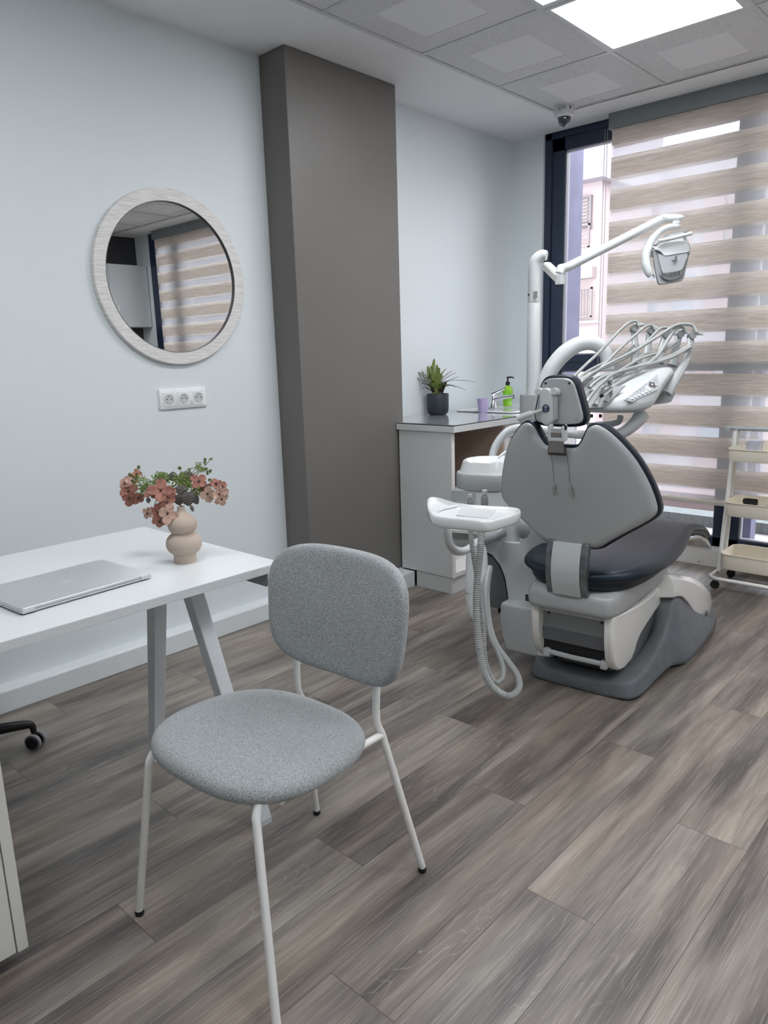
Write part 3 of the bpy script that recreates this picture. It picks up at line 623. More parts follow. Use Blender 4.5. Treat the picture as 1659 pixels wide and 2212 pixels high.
leaf(720, 480, -.5, .8, .032, .016, .02); leaf(860, 490, .7, .6, .042, .018, .02); leaf(650, 730, -.2, -1, .022, .009, -.02); leaf(800, 470, 0, .5, .024, .014, .02); leaf(480, 680, -.2, -1, .016, .006, -.03); leaf(1020, 780, .35, -1, .018, .005, -.01)
# drawer pedestal under the desk
ped = thing('drawer_pedestal', 'white drawer pedestal under the near end of the desk, bottom left', 'drawer cabinet', (.2, 1.75, 0))
M_pw = mat('pedestal_white', (216, 215, 210), .4)
MB().bb(.02, .435, 1.475, 2.0, .06, .60).build('body', M_pw, ped, bev=.002, smooth=False)
MB().bb(.413, .435, 1.457, 1.476, .06, .60).build('side_edge', M_pw, ped, bev=.001, smooth=False)
for k, (z0, z1) in enumerate(((.068, .31), (.314, .452), (.456, .594))):
    d_ = MB().bb(.03, .4085, 1.450, 1.474, z0, z1).build('drawer', M_pw, ped, bev=.002, smooth=False)
    MB().bb(.14, .29, 1.444, 1.4505, z1-.03, z1-.02).build('handle', mat('handle_grey', (150, 150, 150), .4), d_, bev=.002)
for x in (.07, .39):
    for y in (1.56, 1.95):
        MB().lathe([(.0, -.008), (.022, -.008), (.022, .008), (0, .008)], (x, y, .022), Matrix.Rotation(R(90), 4, 'Y'), 20).build('caster', M_black, ped)
        MB().bb(x-.012, x+.012, y-.012, y+.012, .03, .062).build('caster_fork', M_black, ped)
# office swivel chair (only its foot shows)
oc = thing('office_chair', 'black five-armed swivel chair base behind the desk', 'office chair', (.56, 2.497, 0))
OX, OY = .56, 2.497
hub = MB().lathe([(0, .06), (.035, .06), (.04, .075), (.038, .11), (.028, .13), (.026, .40), (0, .40)], (OX, OY, 0), seg=24); hub.build('gas_column', M_black, oc)
for k in range(5):
    a = R(-22+72*k); dx, dy = math.cos(a), math.sin(a)
    MB().tube([(OX+dx*.02, OY+dy*.02, .098), (OX+dx*.18, OY+dy*.18, .094), (OX+dx*.262, OY+dy*.262, .090), (OX+dx*.284, OY+dy*.284, .082), (OX+dx*.288, OY+dy*.288, .058)], [.024, .019, .015, .012, .009], 12, sm=5, flat=.9).build('base_arm', M_black, oc)
    wx, wy = OX+dx*.290, OY+dy*.290; ax = Matrix.Rotation(R(35+40*k), 4, 'Z') @ Matrix.Rotation(R(90), 4, 'Y'); n_ = (Matrix.Rotation(R(35+40*k), 3, 'Z') @ Vector((1, 0, 0)))
    c_ = MB()
    c_.lathe([(0, -.008), (.013, -.008), (.013, .008), (0, .008)], (wx, wy, .030), ax, 16); c_.tube([(OX+dx*.288, OY+dy*.288, .06), (wx, wy, .036)], .007, 8)
    ca = c_.build('caster', M_black, oc)
    for s_ in (-1, 1):
        cc = Vector((wx, wy, .0275))+n_*s_*.017
        MB().lathe([(0, -.0085), (.021, -.0085), (.0215, 0), (.021, .0085), (0, .0085)], cc, ax, 24).build('wheel', M_black, ca)
        MB().lathe([(.021, -.006), (.0272, -.0055), (.0275, 0), (.0272, .0055), (.021, .006)], cc-n_*s_*.002, ax, 28).build('tread', mat('tread_grey', (140, 142, 146), .5), ca)
MB().loft([[Vector((OX+x*k, OY-.05+y*k, z)) for x, y in superell(.24, .23, 3, 32)] for z, k in ((.40, .6), (.415, .95), (.44, 1), (.462, .98), (.47, .85))]).build('seat', mat('black_fabric', (28, 28, 30), .9), oc)
# ================================================================ visitor chair
def fabric(name, c0, c1, sc=420):
    m, nt, b = node_mat(name); lk = nt.links.new
    t = N(nt, 'TexCoord'); n = N(nt, 'TexNoise'); n.inputs['Scale'].default_value = sc; n.inputs['Detail'].default_value = 2; lk(t.outputs['Object'], n.inputs[0])
    n2 = N(nt, 'TexNoise'); n2.inputs['Scale'].default_value = 1; mp = N(nt, 'Mapping'); mp.inputs['Scale'].default_value = (1400, 500, 500); lk(t.outputs['Object'], mp.inputs[0]); lk(mp.outputs[0], n2.inputs[0])
    ad = N(nt, 'Math', operation='ADD'); lk(n.outputs['Fac'], ad.inputs[0]); lk(n2.outputs['Fac'], ad.inputs[1])
    cr = N(nt, 'ValToRGB'); cr.color_ramp.elements[0].position = .86/2; cr.color_ramp.elements[0].color = srgb(*c0); cr.color_ramp.elements[1].position = 1.16/2; cr.color_ramp.elements[1].color = srgb(*c1)
    hf = N(nt, 'Math', operation='MULTIPLY'); hf.inputs[1].default_value = .5; lk(ad.outputs[0], hf.inputs[0]); lk(hf.outputs[0], cr.inputs[0]); lk(cr.outputs[0], b.inputs['Base Color'])
    b.inputs['Roughness'].default_value = .92; b.inputs['Sheen Weight'].default_value = .25; b.inputs['Specular IOR Level'].default_value = .2
    bp = N(nt, 'Bump'); bp.inputs['Strength'].default_value = .8; bp.inputs['Distance'].default_value = .0012; lk(hf.outputs[0], bp.inputs['Height']); lk(bp.outputs[0], b.inputs['Normal']); return m
M_fab = fabric('melange_grey_fabric', (116, 121, 123), (186, 190, 191), 600)
vc = thing('visitor_chair', 'grey upholstered chair with thin white metal legs in front of the desk', 'chair', (.93, 1.2, 0))
# seat cushion
so = superell(1, 1, 2.75, 56); SC = Vector((.876, 1.206, 0)); rot = Matrix.Rotation(R(3), 3, 'Z')
def seat_ring(z, k, sag=0):
    out = []
    for x, y in so:
        yy = y*.234*(1-.07*max(0, x)); xx = x*.198*(1+.0*y)
        p = rot @ Vector((xx*k, yy*k, 0)); zz = z+.010-.008*x*k-.010*max(0, -x)**2*k*k
        out.append(SC+p+Vector((0, 0, zz)))
    return out
sr = [seat_ring(.409, .80), seat_ring(.409, .90), seat_ring(.413, .965), seat_ring(.423, .998), seat_ring(.434, .998), seat_ring(.445, .965), seat_ring(.4515, .90), seat_ring(.454, .78), seat_ring(.4545, .5), seat_ring(.4545, .2)]
MB().loft(sr).build('seat', M_fab, vc, sharp=80, sub=1)
# backrest, curved round the sitter, leaning back
bo = superell(.212, .148, 3.6, 56); BC = Vector((1.108, 1.173, .671))
def back_ring(off, k):
    out = []
    for y, z in bo:
        yy, zz = y*k, z*k; w_ = 1-.06*min(0, z)/.153
        yy *= (1+.045*(z/.153))
        x = off+.14*zz-.75*yy*yy+.0
        p = rot @ Vector((x, yy, 0)); out.append(BC+p+Vector((0, 0, zz)))
    return out
rb = [back_ring(-.0165, .5), back_ring(-.0165, .88), back_ring(-.0135, .955), back_ring(-.007, .992), back_ring(0, 1.0), back_ring(.008, .998), back_ring(.0125, .985), back_ring(.0135, .93), back_ring(.0135, .5)]
MB().loft([r_[::-1] for r_ in rb]).build('backrest', M_fab, vc, sharp=80, sub=1)
# frame
Af, Df, Bf, Cf_ = Vector((.668, 1.431, .012)), Vector((.672, .935, .012)), Vector((1.191, 1.398, .012)), Vector((1.203, 1.025, .012))
jb = Vector((1.118, 1.345, .392)); jc = Vector((1.118, 1.066, .392))
r_ = .0088
def leg(foot, pts, nm='leg'):
    o = MB().tube(pts, r_, 16, sm=7).build(nm, M_powder, vc)
    MB().lathe([(0, -.012), (.0095, -.012), (.0105, -.008), (.0105, -.003), (.009, 0), (0, 0)], foot, seg=16).build('glide', M_black, o); return o
leg(Cf_, [Cf_, Cf_.lerp(jc, .5), Cf_.lerp(jc, .9), jc, Vector((1.104, 1.068, .43)), Vector((1.106, 1.068, .50)), Vector((1.118, 1.07, .56))])
leg(Bf, [Bf, Bf.lerp(jb, .5), Bf.lerp(jb, .9), jb, Vector((1.104, 1.343, .43)), Vector((1.106, 1.343, .50)), Vector((1.118, 1.342, .56))])
def front(foot, top, j):
    d = (top-foot); i_ = Vector((.02, 0, .0))
    leg(foot, [foot, foot+d*.5, foot+d*.88, foot+d*.965+Vector((.002, 0, 0)), foot+d+Vector((.018, 0, .006)), foot+d+Vector((.05, 0, .004)), (foot+d).lerp(j, .6)+Vector((0, 0, 0)), j])
front(Af, Vector((.694, 1.354, .424)), jb); front(Df, Vector((.726, 1.030, .424)), jc)
MB().tube([jb+Vector((-.14, -.01, -.004)), jc+Vector((-.14, .01, -.004))], r_*.9, 12).build('cross_tube', M_powder, vc)
MB().tube([Vector((.80, 1.355, .392)), Vector((.80, 1.04, .392))], r_*.9, 12).build('cross_tube', M_powder, vc)
# ================================================================ on the left wall
mir = thing('round_mirror', 'round mirror in a whitewashed wooden ring on the left wall', 'mirror', (1.747, YL, 1.585))
def wood_white():
    m, nt, b = node_mat('whitewashed_wood'); lk = nt.links.new; t = N(nt, 'TexCoord'); mp = N(nt, 'Mapping'); mp.inputs['Scale'].default_value = (14, 1, 190); lk(t.outputs['Object'], mp.inputs[0])
    n = N(nt, 'TexNoise'); n.inputs['Scale'].default_value = 1; n.inputs['Detail'].default_value = 3; lk(mp.outputs[0], n.inputs[0]); cr = N(nt, 'ValToRGB')
    cr.color_ramp.elements[0].position = .35; cr.color_ramp.elements[0].color = srgb(206, 203, 200); cr.color_ramp.elements[1].position = .6; cr.color_ramp.elements[1].color = srgb(228, 226, 224); lk(n.outputs['Fac'], cr.inputs[0]); lk(cr.outputs[0], b.inputs['Base Color']); b.inputs['Roughness'].default_value = .55; return m
AY = Matrix.Rotation(R(90), 4, 'X')
MB().lathe([(.298, 0), (.298, .021), (.300, .0225), (.346, .0225), (.349, .020), (.350, .016), (.350, 0)], (1.747, YL, 1.585), AY, 96, True).build('frame', wood_white(), mir)
MB().lathe([(0, .010), (.2975, .010), (.2975, .014), (0, .014)], (1.747, YL, 1.585), AY, 96).build('mirror_glass', mat('mirror_silver', (240, 243, 243), .0, metal=1), mir)
MB().lathe([(.2975, .014), (.2998, .014), (.2998, .0232), (.2975, .0232)], (1.747, YL, 1.585), AY, 96, True).build('inner_lip', mat('lip_dark', (88, 88, 90), .5), mir)
sk_ = thing('socket_plate', 'white triple power socket plate under the mirror', 'power socket', (1.748, YL, 1.094))
M_sock = mat('socket_plastic', (232, 235, 236), .25)
p_ = rrect(.232, .086, .006, 4, 1.748, 1.094)
a0 = [Vector((x, YL, z)) for x, z in p_]; a1 = [Vector((x, YL-.007, z)) for x, z in p_]; a2 = [Vector((1.748+(x-1.748)*.972, YL-.0105, 1.094+(z-1.094)*.93)) for x, z in p_]
MB().loft([a0, a1, a2]).build('cover_frame', M_sock, sk_, sharp=50)
for k in (-1, 0, 1):
    cx = 1.748+k*.0715
    sq = rrect(.052, .055, .003, 3, cx, 1.094); MB().loft([[Vector((x, YL-.0105, z)) for x, z in sq], [Vector((x, YL-.0125, z)) for x, z in sq]]).build('socket', M_sock, sk_, sharp=50)
    so_ = MB().lathe([(0, .0100), (0, .0128), (.0185, .0128), (.0190, .0150), (.0205, .0150), (.0210, .0128), (.0210, .010)], (cx, YL-.0007, 1.094), AY, 32); so_.build('socket_well', mat('socket_shade', (196, 200, 202), .3), sk_)  # well floor sits flush; its darker tint stands in for recess shade
    ho = MB()
    for hx in (-.0095, .0095): ho.lathe([(0, .010), (.0027, .010), (.0027, .0134), (0, .0134)], (cx+hx, YL-.0007, 1.094), AY, 12)
    ho.build('pin_holes', M_black, sk_); MB().lathe([(0, .010), (.0022, .010), (.0020, .0165), (0, .0165)], (cx, YL-.0007, 1.104), AY, 12).build('earth_pin', mat('pin_steel', (150, 150, 150), .3, metal=1), sk_)
    MB().bb(cx+.0355, cx+.0362, YL-.0108, YL-.010, 1.055, 1.133).build('seam', mat('seam_grey', (176, 180, 182), .5), sk_, smooth=False) if k < 1 else None
# white wall cabinet that only shows in the mirror
cab = thing('wall_cabinet', 'white wall cabinet seen in the round mirror', 'cabinet', (3.6, YR, 1.7))
MB().bb(2.85, 4.305, YR, -1.80, 1.615, 2.246).build('body', M_white, cab, bev=.003, smooth=False)
for x0, x1 in ((2.855, 3.86), (3.864, 4.30)):
    d_ = MB().bb(x0, x1, -1.80, -1.782, 1.618, 2.243).build('door', M_white, cab, bev=.002, smooth=False)
    MB().tube([(x0+.06, -1.78, 1.69), (x0+.06, -1.755, 1.70), (x0+.06, -1.755, 1.83), (x0+.06, -1.78, 1.84)], .006, 10, sm=4).build('handle', M_powder, d_)
# ================================================================ counter in the corner
M_lam = mat('counter_laminate', (214, 217, 217), .38, noise=(2, .006)); M_edge = mat('edge_white', (236, 236, 236), .35)
M_chrome = mat('chrome', (225, 227, 230), .08, metal=1); M_steel = mat('brushed_steel', (170, 172, 174), .3, metal=1)
cc = thing('counter_cabinet', 'white floor cabinet with a tall side panel in the corner next to the column', 'cabinet', (3.5, 2.5, 0))
XE = 4.235
MB().bb(2.935, 2.958, 2.25, 2.60, .09, .857).build('side_panel', M_lam, cc, bev=.001, smooth=False)
MB().bb(2.9345, 2.9585, 2.246, 2.2505, .09, .857).build('edge_band', M_edge, cc, smooth=False)
pl_ = MB(); pl_.bb(2.94, 2.965, 2.258, 2.50, 0, .086); pl_.bb(2.94, XE, 2.258, 2.275, 0, .086); pl_.build('plinth', M_lam, cc, bev=.001, smooth=False)
MB().bb(2.958, 3.40, 2.25, 2.60, .09, .112).build('bottom_shelf', M_edge, cc, smooth=False)
MB().bb(2.958, 3.40, 2.40, 2.42, .112, .42).build('low_back_panel', M_edge, cc, smooth=False)
MB().bb(2.99, 3.42, 2.60, YL-.002, .0, .857).build('back_panel', mat('back_panel_taupe', (186, 166, 152), .6), cc, smooth=False)
MB().bb(3.40, 3.42, 2.25, 2.60, .09, .857).build('divider', mat('back_panel_taupe', (186, 166, 152), .6), cc, bev=.001, smooth=False)
b2 = MB().bb(3.42, XE, 2.27, YL-.002, .09, .857).build('sink_carcass', M_lam, cc, smooth=False)
for x0, x1 in ((3.425, 3.825), (3.83, 4.23)):
    d_ = MB().bb(x0, x1, 2.252, 2.269, .095, .852).build('door', M_edge, cc, bev=.0015, smooth=False)
    MB().tube([(x0+.05, 2.252, .66), (x0+.05, 2.23, .665), (x0+.05, 2.23, .775), (x0+.05, 2.252, .78)], .005, 8, sm=3).build('handle', M_steel, d_)
wt = thing('countertop', 'thick white worktop with a black edged glass sheet on top', 'worktop', (3.55, 2.5, .857))
ctop = MB(); ctop.bb(2.925, XE, 2.222, 2.608, .858, .889); ctop.bb(2.99, XE, 2.608, YL-.002, .858, .889); ctop.build('slab', M_lam, wt, bev=.0012, smooth=False)
mg, ntg, bgl = node_mat('back_painted_glass'); bgl.inputs['Base Color'].default_value = srgb(168, 172, 176); bgl.inputs['Roughness'].default_value = .06; bgl.inputs['Specular IOR Level'].default_value = .9; bgl.inputs['Coat Weight'].default_value = .6; bgl.inputs['Coat Roughness'].default_value = .03
g_ = MB(); g_.bb(2.928, XE, 2.225, 2.608, .8935, .8965); g_.bb(2.99, XE, 2.608, YL-.004, .8935, .8965); g_.build('glass_sheet', mg, wt, smooth=False)
g_ = MB(); g_.bb(2.9275, XE, 2.2245, 2.608, .889, .8935); g_.bb(2.99, XE, 2.608, YL-.004, .889, .8935); g_.build('black_edge', mat('edge_black', (22, 24, 28), .3), wt, smooth=False)
sn = thing('sink', 'white ceramic wash basin set into the corner worktop', 'sink', (3.93, 2.54, .897))
M_cer = mat('white_ceramic', (224, 227, 228), .12, coat=.6)
def rr3(w, h, r, cx, cy, z): return [Vector((x, y, z)) for x, y in rrect(w, h, r, 5, cx, cy)]
MB().loft([rr3(.60, .42, .03, 3.925, 2.535, .897), rr3(.61, .43, .035, 3.925, 2.535, .902), rr3(.60, .42, .03, 3.925, 2.535, .908), rr3(.52, .30, .06, 3.94, 2.50, .908), rr3(.50, .28, .07, 3.94, 2.50, .902), rr3(.46, .24, .09, 3.94, 2.50, .8985)]).build('basin', M_cer, sn, sharp=50)
MB().lathe([(0, .8985), (.022, .8985), (.02, .9), (0, .9)], (3.94, 2.50, 0), seg=20).build('drain', M_chrome, sn)
# mixer tap
tp_ = thing('mixer_tap', 'chrome single lever basin tap by the green soap bottle', 'tap', (3.86, 2.64, .908))
TX, TY, TZ = 3.845, 2.62, .908
MB().loft([[Vector((TX+x+dx, TY+y, TZ+z)) for x, y in superell(a, b_, 2.3, 24)] for z, a, b_, dx in ((0, .026, .026, 0), (.004, .026, .026, 0), (.03, .021, .022, .003), (.06, .019, .021, .008), (.082, .017, .02, .012), (.088, .010, .012, .013))]).build('body', M_chrome, tp_)
MB().tube([(TX+.004, TY-.005, TZ+.048), (TX+.02, TY-.05, TZ+.058), (TX+.035, TY-.09, TZ+.066), (TX+.045, TY-.125, TZ+.070)], [.017, .013, .011, .0105], 16, sm=5).build('spout', M_chrome, tp_)
MB().tube([(TX+.045, TY-.122, TZ+.068), (TX+.045, TY-.124, TZ+.052)], [.010, .0095], 16).build('aerator', M_steel, tp_)
MB().tube([(TX+.006, TY+.005, TZ+.084), (TX+.016, TY-.03, TZ+.100), (TX+.028, TY-.075, TZ+.118)], [.019, .014, .006], 14, sm=5, flat=1.0, up=(0, 0, 1)).build('lever', M_chrome, tp_)
# soap bottle
sb = thing('soap_dispenser', 'lime green liquid soap bottle with black pump on the sink edge', 'soap bottle', (4.0, 2.60, .908))
SX, SY = 3.985, 2.600
MB().loft([[Vector((SX+x, SY+y, .908+z)) for x, y in superell(a*1.0, a*.72, 2.6, 28)] for z, a in ((0, .029), (.004, .032), (.06, .034), (.108, .034), (.118, .031), (.124, .02), (.128, .013), (.134, .012))]).build('bottle', mat('lime_soap', (150, 212, 40), .22, coat=.5, trans=.0), sb)
MB().loft([[Vector((SX+x, SY+y, .908+z)) for x, y in superell(a, a*.72, 2.6, 28)] for z, a in ((.034, .0345), (.058, .0355), (.076, .0355), (.1, .0355))]).build('label', mat('label_lime', (132, 200, 44), .5, noise=(160, .25)), sb)
band = MB().loft([[Vector((SX+x, SY+y, .908+z)) for x, y in superell(a, a*.72, 2.6, 28)] for z, a in ((.0625, .0358), (.073, .036))]).build('label_band', mat('label_white', (226, 232, 222), .5, noise=(240, .3)), sb)
dp_ = MB(); dp_.lathe([(0, .132), (.0135, .132), (.0135, .152), (.008, .155), (.005, .158), (.005, .176), (.009, .178), (.009, .184), (0, .184)], (SX, SY, .908), seg=20); dp_.tube([(SX, SY, 1.088), (SX+.012, SY-.018, 1.089), (SX+.024, SY-.03, 1.084)], [.0055, .005, .0035], 10, sm=4); dp_.build('pump', M_black, sb)
# cup
cu = thing('plastic_cup', 'small lilac plastic cup standing on the glass worktop by the sink', 'cup', (3.56, 2.56, .897))
CX, CY = 3.60, 2.520
MB().lathe([(0, 0), (.0245, 0), (.0250, .001), (.0355, .082), (.0372, .083), (.0372, .085), (.0345, .085), (.0238, .003), (0, .003)], (CX, CY, .8968), seg=32).build('body', mat('lilac_plastic', (190, 176, 214), .35), cu)
# potted fern
pf = thing('potted_fern', 'artificial fern in a matt black pot on the corner worktop', 'potted plant', (3.405, 2.70, .897))
PX, PY = 3.405, 2.705
MB().lathe([(0, 0), (.042, 0), (.052, .004), (.060, .014), (.063, .03), (.0645, .12), (.0635, .1215), (.060, .1215), (.059, .10), (0, .098)], (PX, PY, .8968), seg=48).build('pot', mat('matt_black_pot', (38, 44, 54), .55), pf)
MB().lathe([(0, .1), (.0585, .1), (.0585, .101), (.03, .108), (0, .110)], (PX, PY, .8968), seg=24).build('soil', mat('soil_dark', (46, 38, 30), .95, noise=(120, .4)), pf)
mf, ntf, bf = node_mat('fern_leaf'); gg = N(ntf, 'NewGeometry'); sp_ = N(ntf, 'SeparateXYZ'); ntf.links.new(gg.outputs['Position'], sp_.inputs[0])
nzf = N(ntf, 'TexNoise'); nzf.inputs['Scale'].default_value = 26
ax_ = N(ntf, 'Math', operation='MULTIPLY_ADD'); ax_.inputs[1].default_value = 1.0; ntf.links.new(nzf.outputs['Fac'], ax_.inputs[0]); ax_.inputs[2].default_value = 0
crf = N(ntf, 'ValToRGB'); crf.color_ramp.elements[0].position = .42; crf.color_ramp.elements[0].color = srgb(66, 58, 50); crf.color_ramp.elements[1].position = .54; crf.color_ramp.elements[1].color = srgb(128, 150, 62)
ntf.links.new(ax_.outputs[0], crf.inputs[0]); ntf.links.new(crf.outputs[0], bf.inputs['Base Color']); bf.inputs['Roughness'].default_value = .55
def frond(pts, ln_leaf, m_, th=.0013):
    P = smooth_path(pts, 12); mb = MB(); mb.tube(P, [.0016, .0007], 5); n = len(P)
    for i in range(4, n-1):
        t = i/(n-1); T = (P[i+1]-P[i-1]).normalized(); L_ = ln_leaf*(math.sin(math.pi*min(1, t*.85+.12))**.7)*(1-.35*t)
        up = Vector((0, 0, 1)) if abs(T.z) < .85 else (CAMP-P[i]).normalized(); sd = T.cross(up).normalized(); un = sd.cross(T)
        for s_ in (-1, 1):
            c0 = P[i]; c1 = c0+(sd*s_+T*.45+un*.12).normalized()*L_; w_ = T*(.0042); m0 = (c0+c1)/2
            mb.add([c0-w_*.5, m0-w_+un*.001, c1, m0+w_+un*.001, c0+w_*.5], [(0, 1, 2, 3, 4)])
    return mb.build('frond', m_, pf, smooth=False)
rfn = random.Random(5); M_fdark = mat('fern_brown', (74, 62, 58), .6, noise=(40, .3))
DP = (Vector((PX, PY, 1.02))-CAMP).dot(CF)
def fp(x, y, dd): return at_depth(850+x/4.74, 740+y/4.74, DP+dd)
b0 = Vector((PX, PY, .995))
specs = [((400, 330), (418, 165), 0, 0), ((370, 360), (350, 245), .02, 0), ((350, 380), (240, 230), 0, 0), ((330, 380), (250, 300), -.03, 0), ((340, 420), (215, 285), .02, 1), ((350, 470), (225, 345), -.03, 1),
         ((440, 360), (445, 225), .02, 0), ((470, 380), (540, 265), 0, 0), ((480, 400), (600, 290), .02, 1), ((500, 400), (640, 310), .0, 1), ((510, 430), (670, 350), -.02, 0), ((560, 390), (840, 405), -.01, 1), ((540, 430), (740, 488), -.05, 1),
         ((450, 340), (470, 260), -.04, 0), ((420, 380), (380, 240), -.05, 0), ((400, 400), (320, 360), -.06, 0), ((480, 440), (560, 450), -.06, 0), ((450, 400), (500, 300), -.05, 0), ((370, 450), (280, 420), -.05, 1), ((360, 480), (300, 470), -.05, 1), ((500, 470), (600, 440), -.05, 1), ((410, 360), (400, 290), .04, 0), ((520, 440), (640, 460), -.03, 1)]
for (mx_, my_), (tx_, ty_), dd, dark in specs:
    mid = fp(mx_, my_, dd*.6); tip = fp(tx_, ty_, dd)
    frond([b0+Vector((rfn.uniform(-.02, .02), rfn.uniform(-.02, .02), 0)), b0.lerp(mid, .6)+Vector((0, 0, .01)), mid, mid.lerp(tip, .6)+Vector((0, 0, .006)), tip], .019 if not dark else .015, M_fdark if dark else mf)
# dome camera on the ceiling
dc = thing('dome_camera', 'white dome security camera under the ceiling corner', 'security camera', (3.90, 2.195, ZC))
DXC, DYC = 3.905, 2.195
MB().lathe([(0, 0), (.052, 0), (.0535, -.012), (.0530, -.040), (.051, -.052), (.040, -.061), (.036, -.060), (0, -.058)], (DXC, DYC, ZC-.0005), seg=40).build('housing', mat('camera_white', (208, 210, 212), .35), dc)
MB().lathe([(.0335, -.058), (.0335, -.072), (.030, -.086), (.022, -.098), (.010, -.105), (0, -.1065)], (DXC, DYC, ZC), seg=32).build('smoked_dome', mat('smoked_dome', (40, 46, 60), .04, coat=1), dc)
lens = MB().lathe([(0, -.012), (.012, -.012), (.012, .006), (0, .006)], (DXC-.012, DYC-.012, ZC-.09), Matrix.Rotation(R(60), 4, 'Y'), 16)
lb = MB(); vd = Vector((-.81, -.58, 0)).normalized(); sdv = Vector((vd.y, -vd.x, 0))*-1
def on_cam(a, z): # a = angle offset along the rim
    d = (Matrix.Rotation(a, 3, 'Z') @ vd); return Vector((DXC, DYC, 0))+d*.0538+Vector((0, 0, ZC-z))
def patch(mb, a0, a1, z0, z1):
    n = 4; vs = []
    for k in range(n+1): a = a0+(a1-a0)*k/n; vs += [on_cam(a, z0), on_cam(a, z1)]
    mb.add(vs, [(2*k, 2*k+1, 2*k+3, 2*k+2) for k in range(n)])
for k in range(3): patch(lb, -.72, -.45, .020+.006*k, .0225+.006*k)
for k in range(3): patch(lb, -.42, -.22, .017+.006*k, .0185+.006*k)
for k, a in enumerate((-.16, -.04)): patch(lb, a, a+.07, .016, .024); patch(lb, a, a+.05, .027, .033)
patch(lb, .42, .56, .015, .024); patch(lb, .45, .60, .022, .032)
lb.build('printed_marks', mat('print_dark', (60, 62, 66), .6), dc, smooth=False)
# trolley -----------------------------------------------------------
M_tro = mat('trolley_cream', (236, 228, 212), .38); M_trow = mat('trolley_white', (222, 222, 218), .35)
tr = thing('utility_trolley', 'three tier cream metal trolley on castors by the window', 'trolley', (4.0, 1.0, 0))
TY1_, TY0_, X0, X1 = 1.225, .80, 3.875, 4.13
def tray_(z0, z1, dx0=0):
    x0, x1 = X0+dx0, X1
    cx, cy, w_, h_ = (x0+x1)/2, (TY0_+TY1_)/2, x1-x0, TY1_-TY0_
    r = lambda k, z, rad: [Vector((x, y, z)) for x, y in rrect(w_-k, h_-k, rad, 5, cx, cy)]
    MB().loft([r(.022, z0, .03), r(.016, z0, .035), r(.010, z0+.006, .04), r(.002, z1-.005, .045), r(-.004, z1-.004, .047), r(-.005, z1, .047), r(.004, z1, .045), r(.006, z1-.004, .044), r(.016, z0+.008, .04), r(.03, z0+.004, .03)]).build('tray', M_tro, tr, sharp=60)
tray_(.672, .735, .0); tray_(.388, .461, .0); tray_(.104, .187, .0)
for yy in (TY1_+.012, TY0_-.012):
    for xa, xb in ((3.945, 4.035), (4.02, 4.075)):
        MB().tube([(xa-.02, yy, .075), (xa, yy, .19), (xb, yy, .76), (xb+.003, yy, .815)], .0105, 12, sm=4).build('post', M_trow, tr)
MB().tube([(4.05, TY0_-.05, .822), (4.05, TY1_+.03, .822), (4.03, TY1_+.038, .822), (3.98, TY1_+.036, .822)], .0115, 14, sm=4).build('handle', mat('handle_grey_metal', (160, 166, 168), .4), tr)
fp_ = rrect(.30, .50, .05, 5, 3.99, (TY0_+TY1_)/2); MB().tube([(x, y, .058) for x, y in fp_], .0105, 12, closed=True).build('base_loop', M_trow, tr)
for x, y in ((3.862, 1.228), (4.115, 1.228), (3.862, .80), (4.115, .80)):
    cs = MB(); cs.bb(x-.012, x+.012, y-.010, y+.010, .042, .050); cs.bb(x-.010, x+.010, y-.012, y-.009, .018, .045); cs.bb(x-.010, x+.010, y+.009, y+.012, .018, .045); k_ = cs.build('castor', M_steel, tr, smooth=False)
    MB().lathe([(0, -.0075), (.0215, -.0075), (.0225, -.005), (.0225, .005), (.0215, .0075), (0, .0075)], (x-.008, y, .0225), Matrix.Rotation(R(25), 4, 'Z') @ Matrix.Rotation(R(90), 4, 'Y'), 24).build('wheel', M_black, k_)
# things in the trolley
bx = thing('plastic_tub', 'small clear lilac tub in the top tray of the trolley', 'tub', (4.02, 1.10, .68))
MB().loft([[Vector((4.03+x, 1.135+y, z)) for x, y in rrect(a, b_, .012, 4)] for z, a, b_ in ((.677, .07, .055), (.755, .082, .066), (.757, .086, .070), (.760, .086, .070), (.758, .076, .060), (.682, .064, .05))]).build('body', mat('tub_lilac', (186, 192, 212), .25), bx, sharp=50)
cl = thing('clip_holder', 'little clear plastic clip standing up beside the lilac tub', 'plastic clip', (3.99, 1.17, .68))
MB().tube([(4.0, 1.175, .678), (4.0, 1.175, .72), (4.004, 1.172, .75), (3.997, 1.17, .775), (4.0, 1.172, .795)], [.004, .003, .004, .002, .003], 8, sm=5).build('body', mat('clear_white', (220, 214, 216), .2), cl)
EBX, EBY = on_z(1617, 1083, .425).x, on_z(1617, 1083, .425).y
eb = thing('black_case', 'black round-ended case in the middle tray of the trolley', 'case', (3.93, 1.09, .395))
MB().loft([[Vector((EBX+x, EBY-d, .424+z*1)) for x, z in superell(.020*k, .022*k, 3, 20)] for d, k in ((-.06, .4), (-.057, .8), (-.05, 1), (.045, 1), (.05, .8))]).build('body', M_black, eb)
kr = thing('key_ring', 'bunch of steel rings next to the black case in the middle tray', 'rings', (3.93, 1.0, .43))
for k in range(4):
    a = k*.7; MB().tube([(3.945+.010*k*.3+.013*math.cos(t)*math.cos(a), 1.036-.010*k+.013*math.cos(t)*math.sin(a), .442+.013*math.sin(t)) for t in [2*math.pi*q/16 for q in range(16)]], .0012, 6, closed=True).build('ring', M_chrome, kr)
MB().tube([(3.945, 1.05, .432), (3.945, 1.0, .432)], .004, 8).build('bar', M_steel, kr)
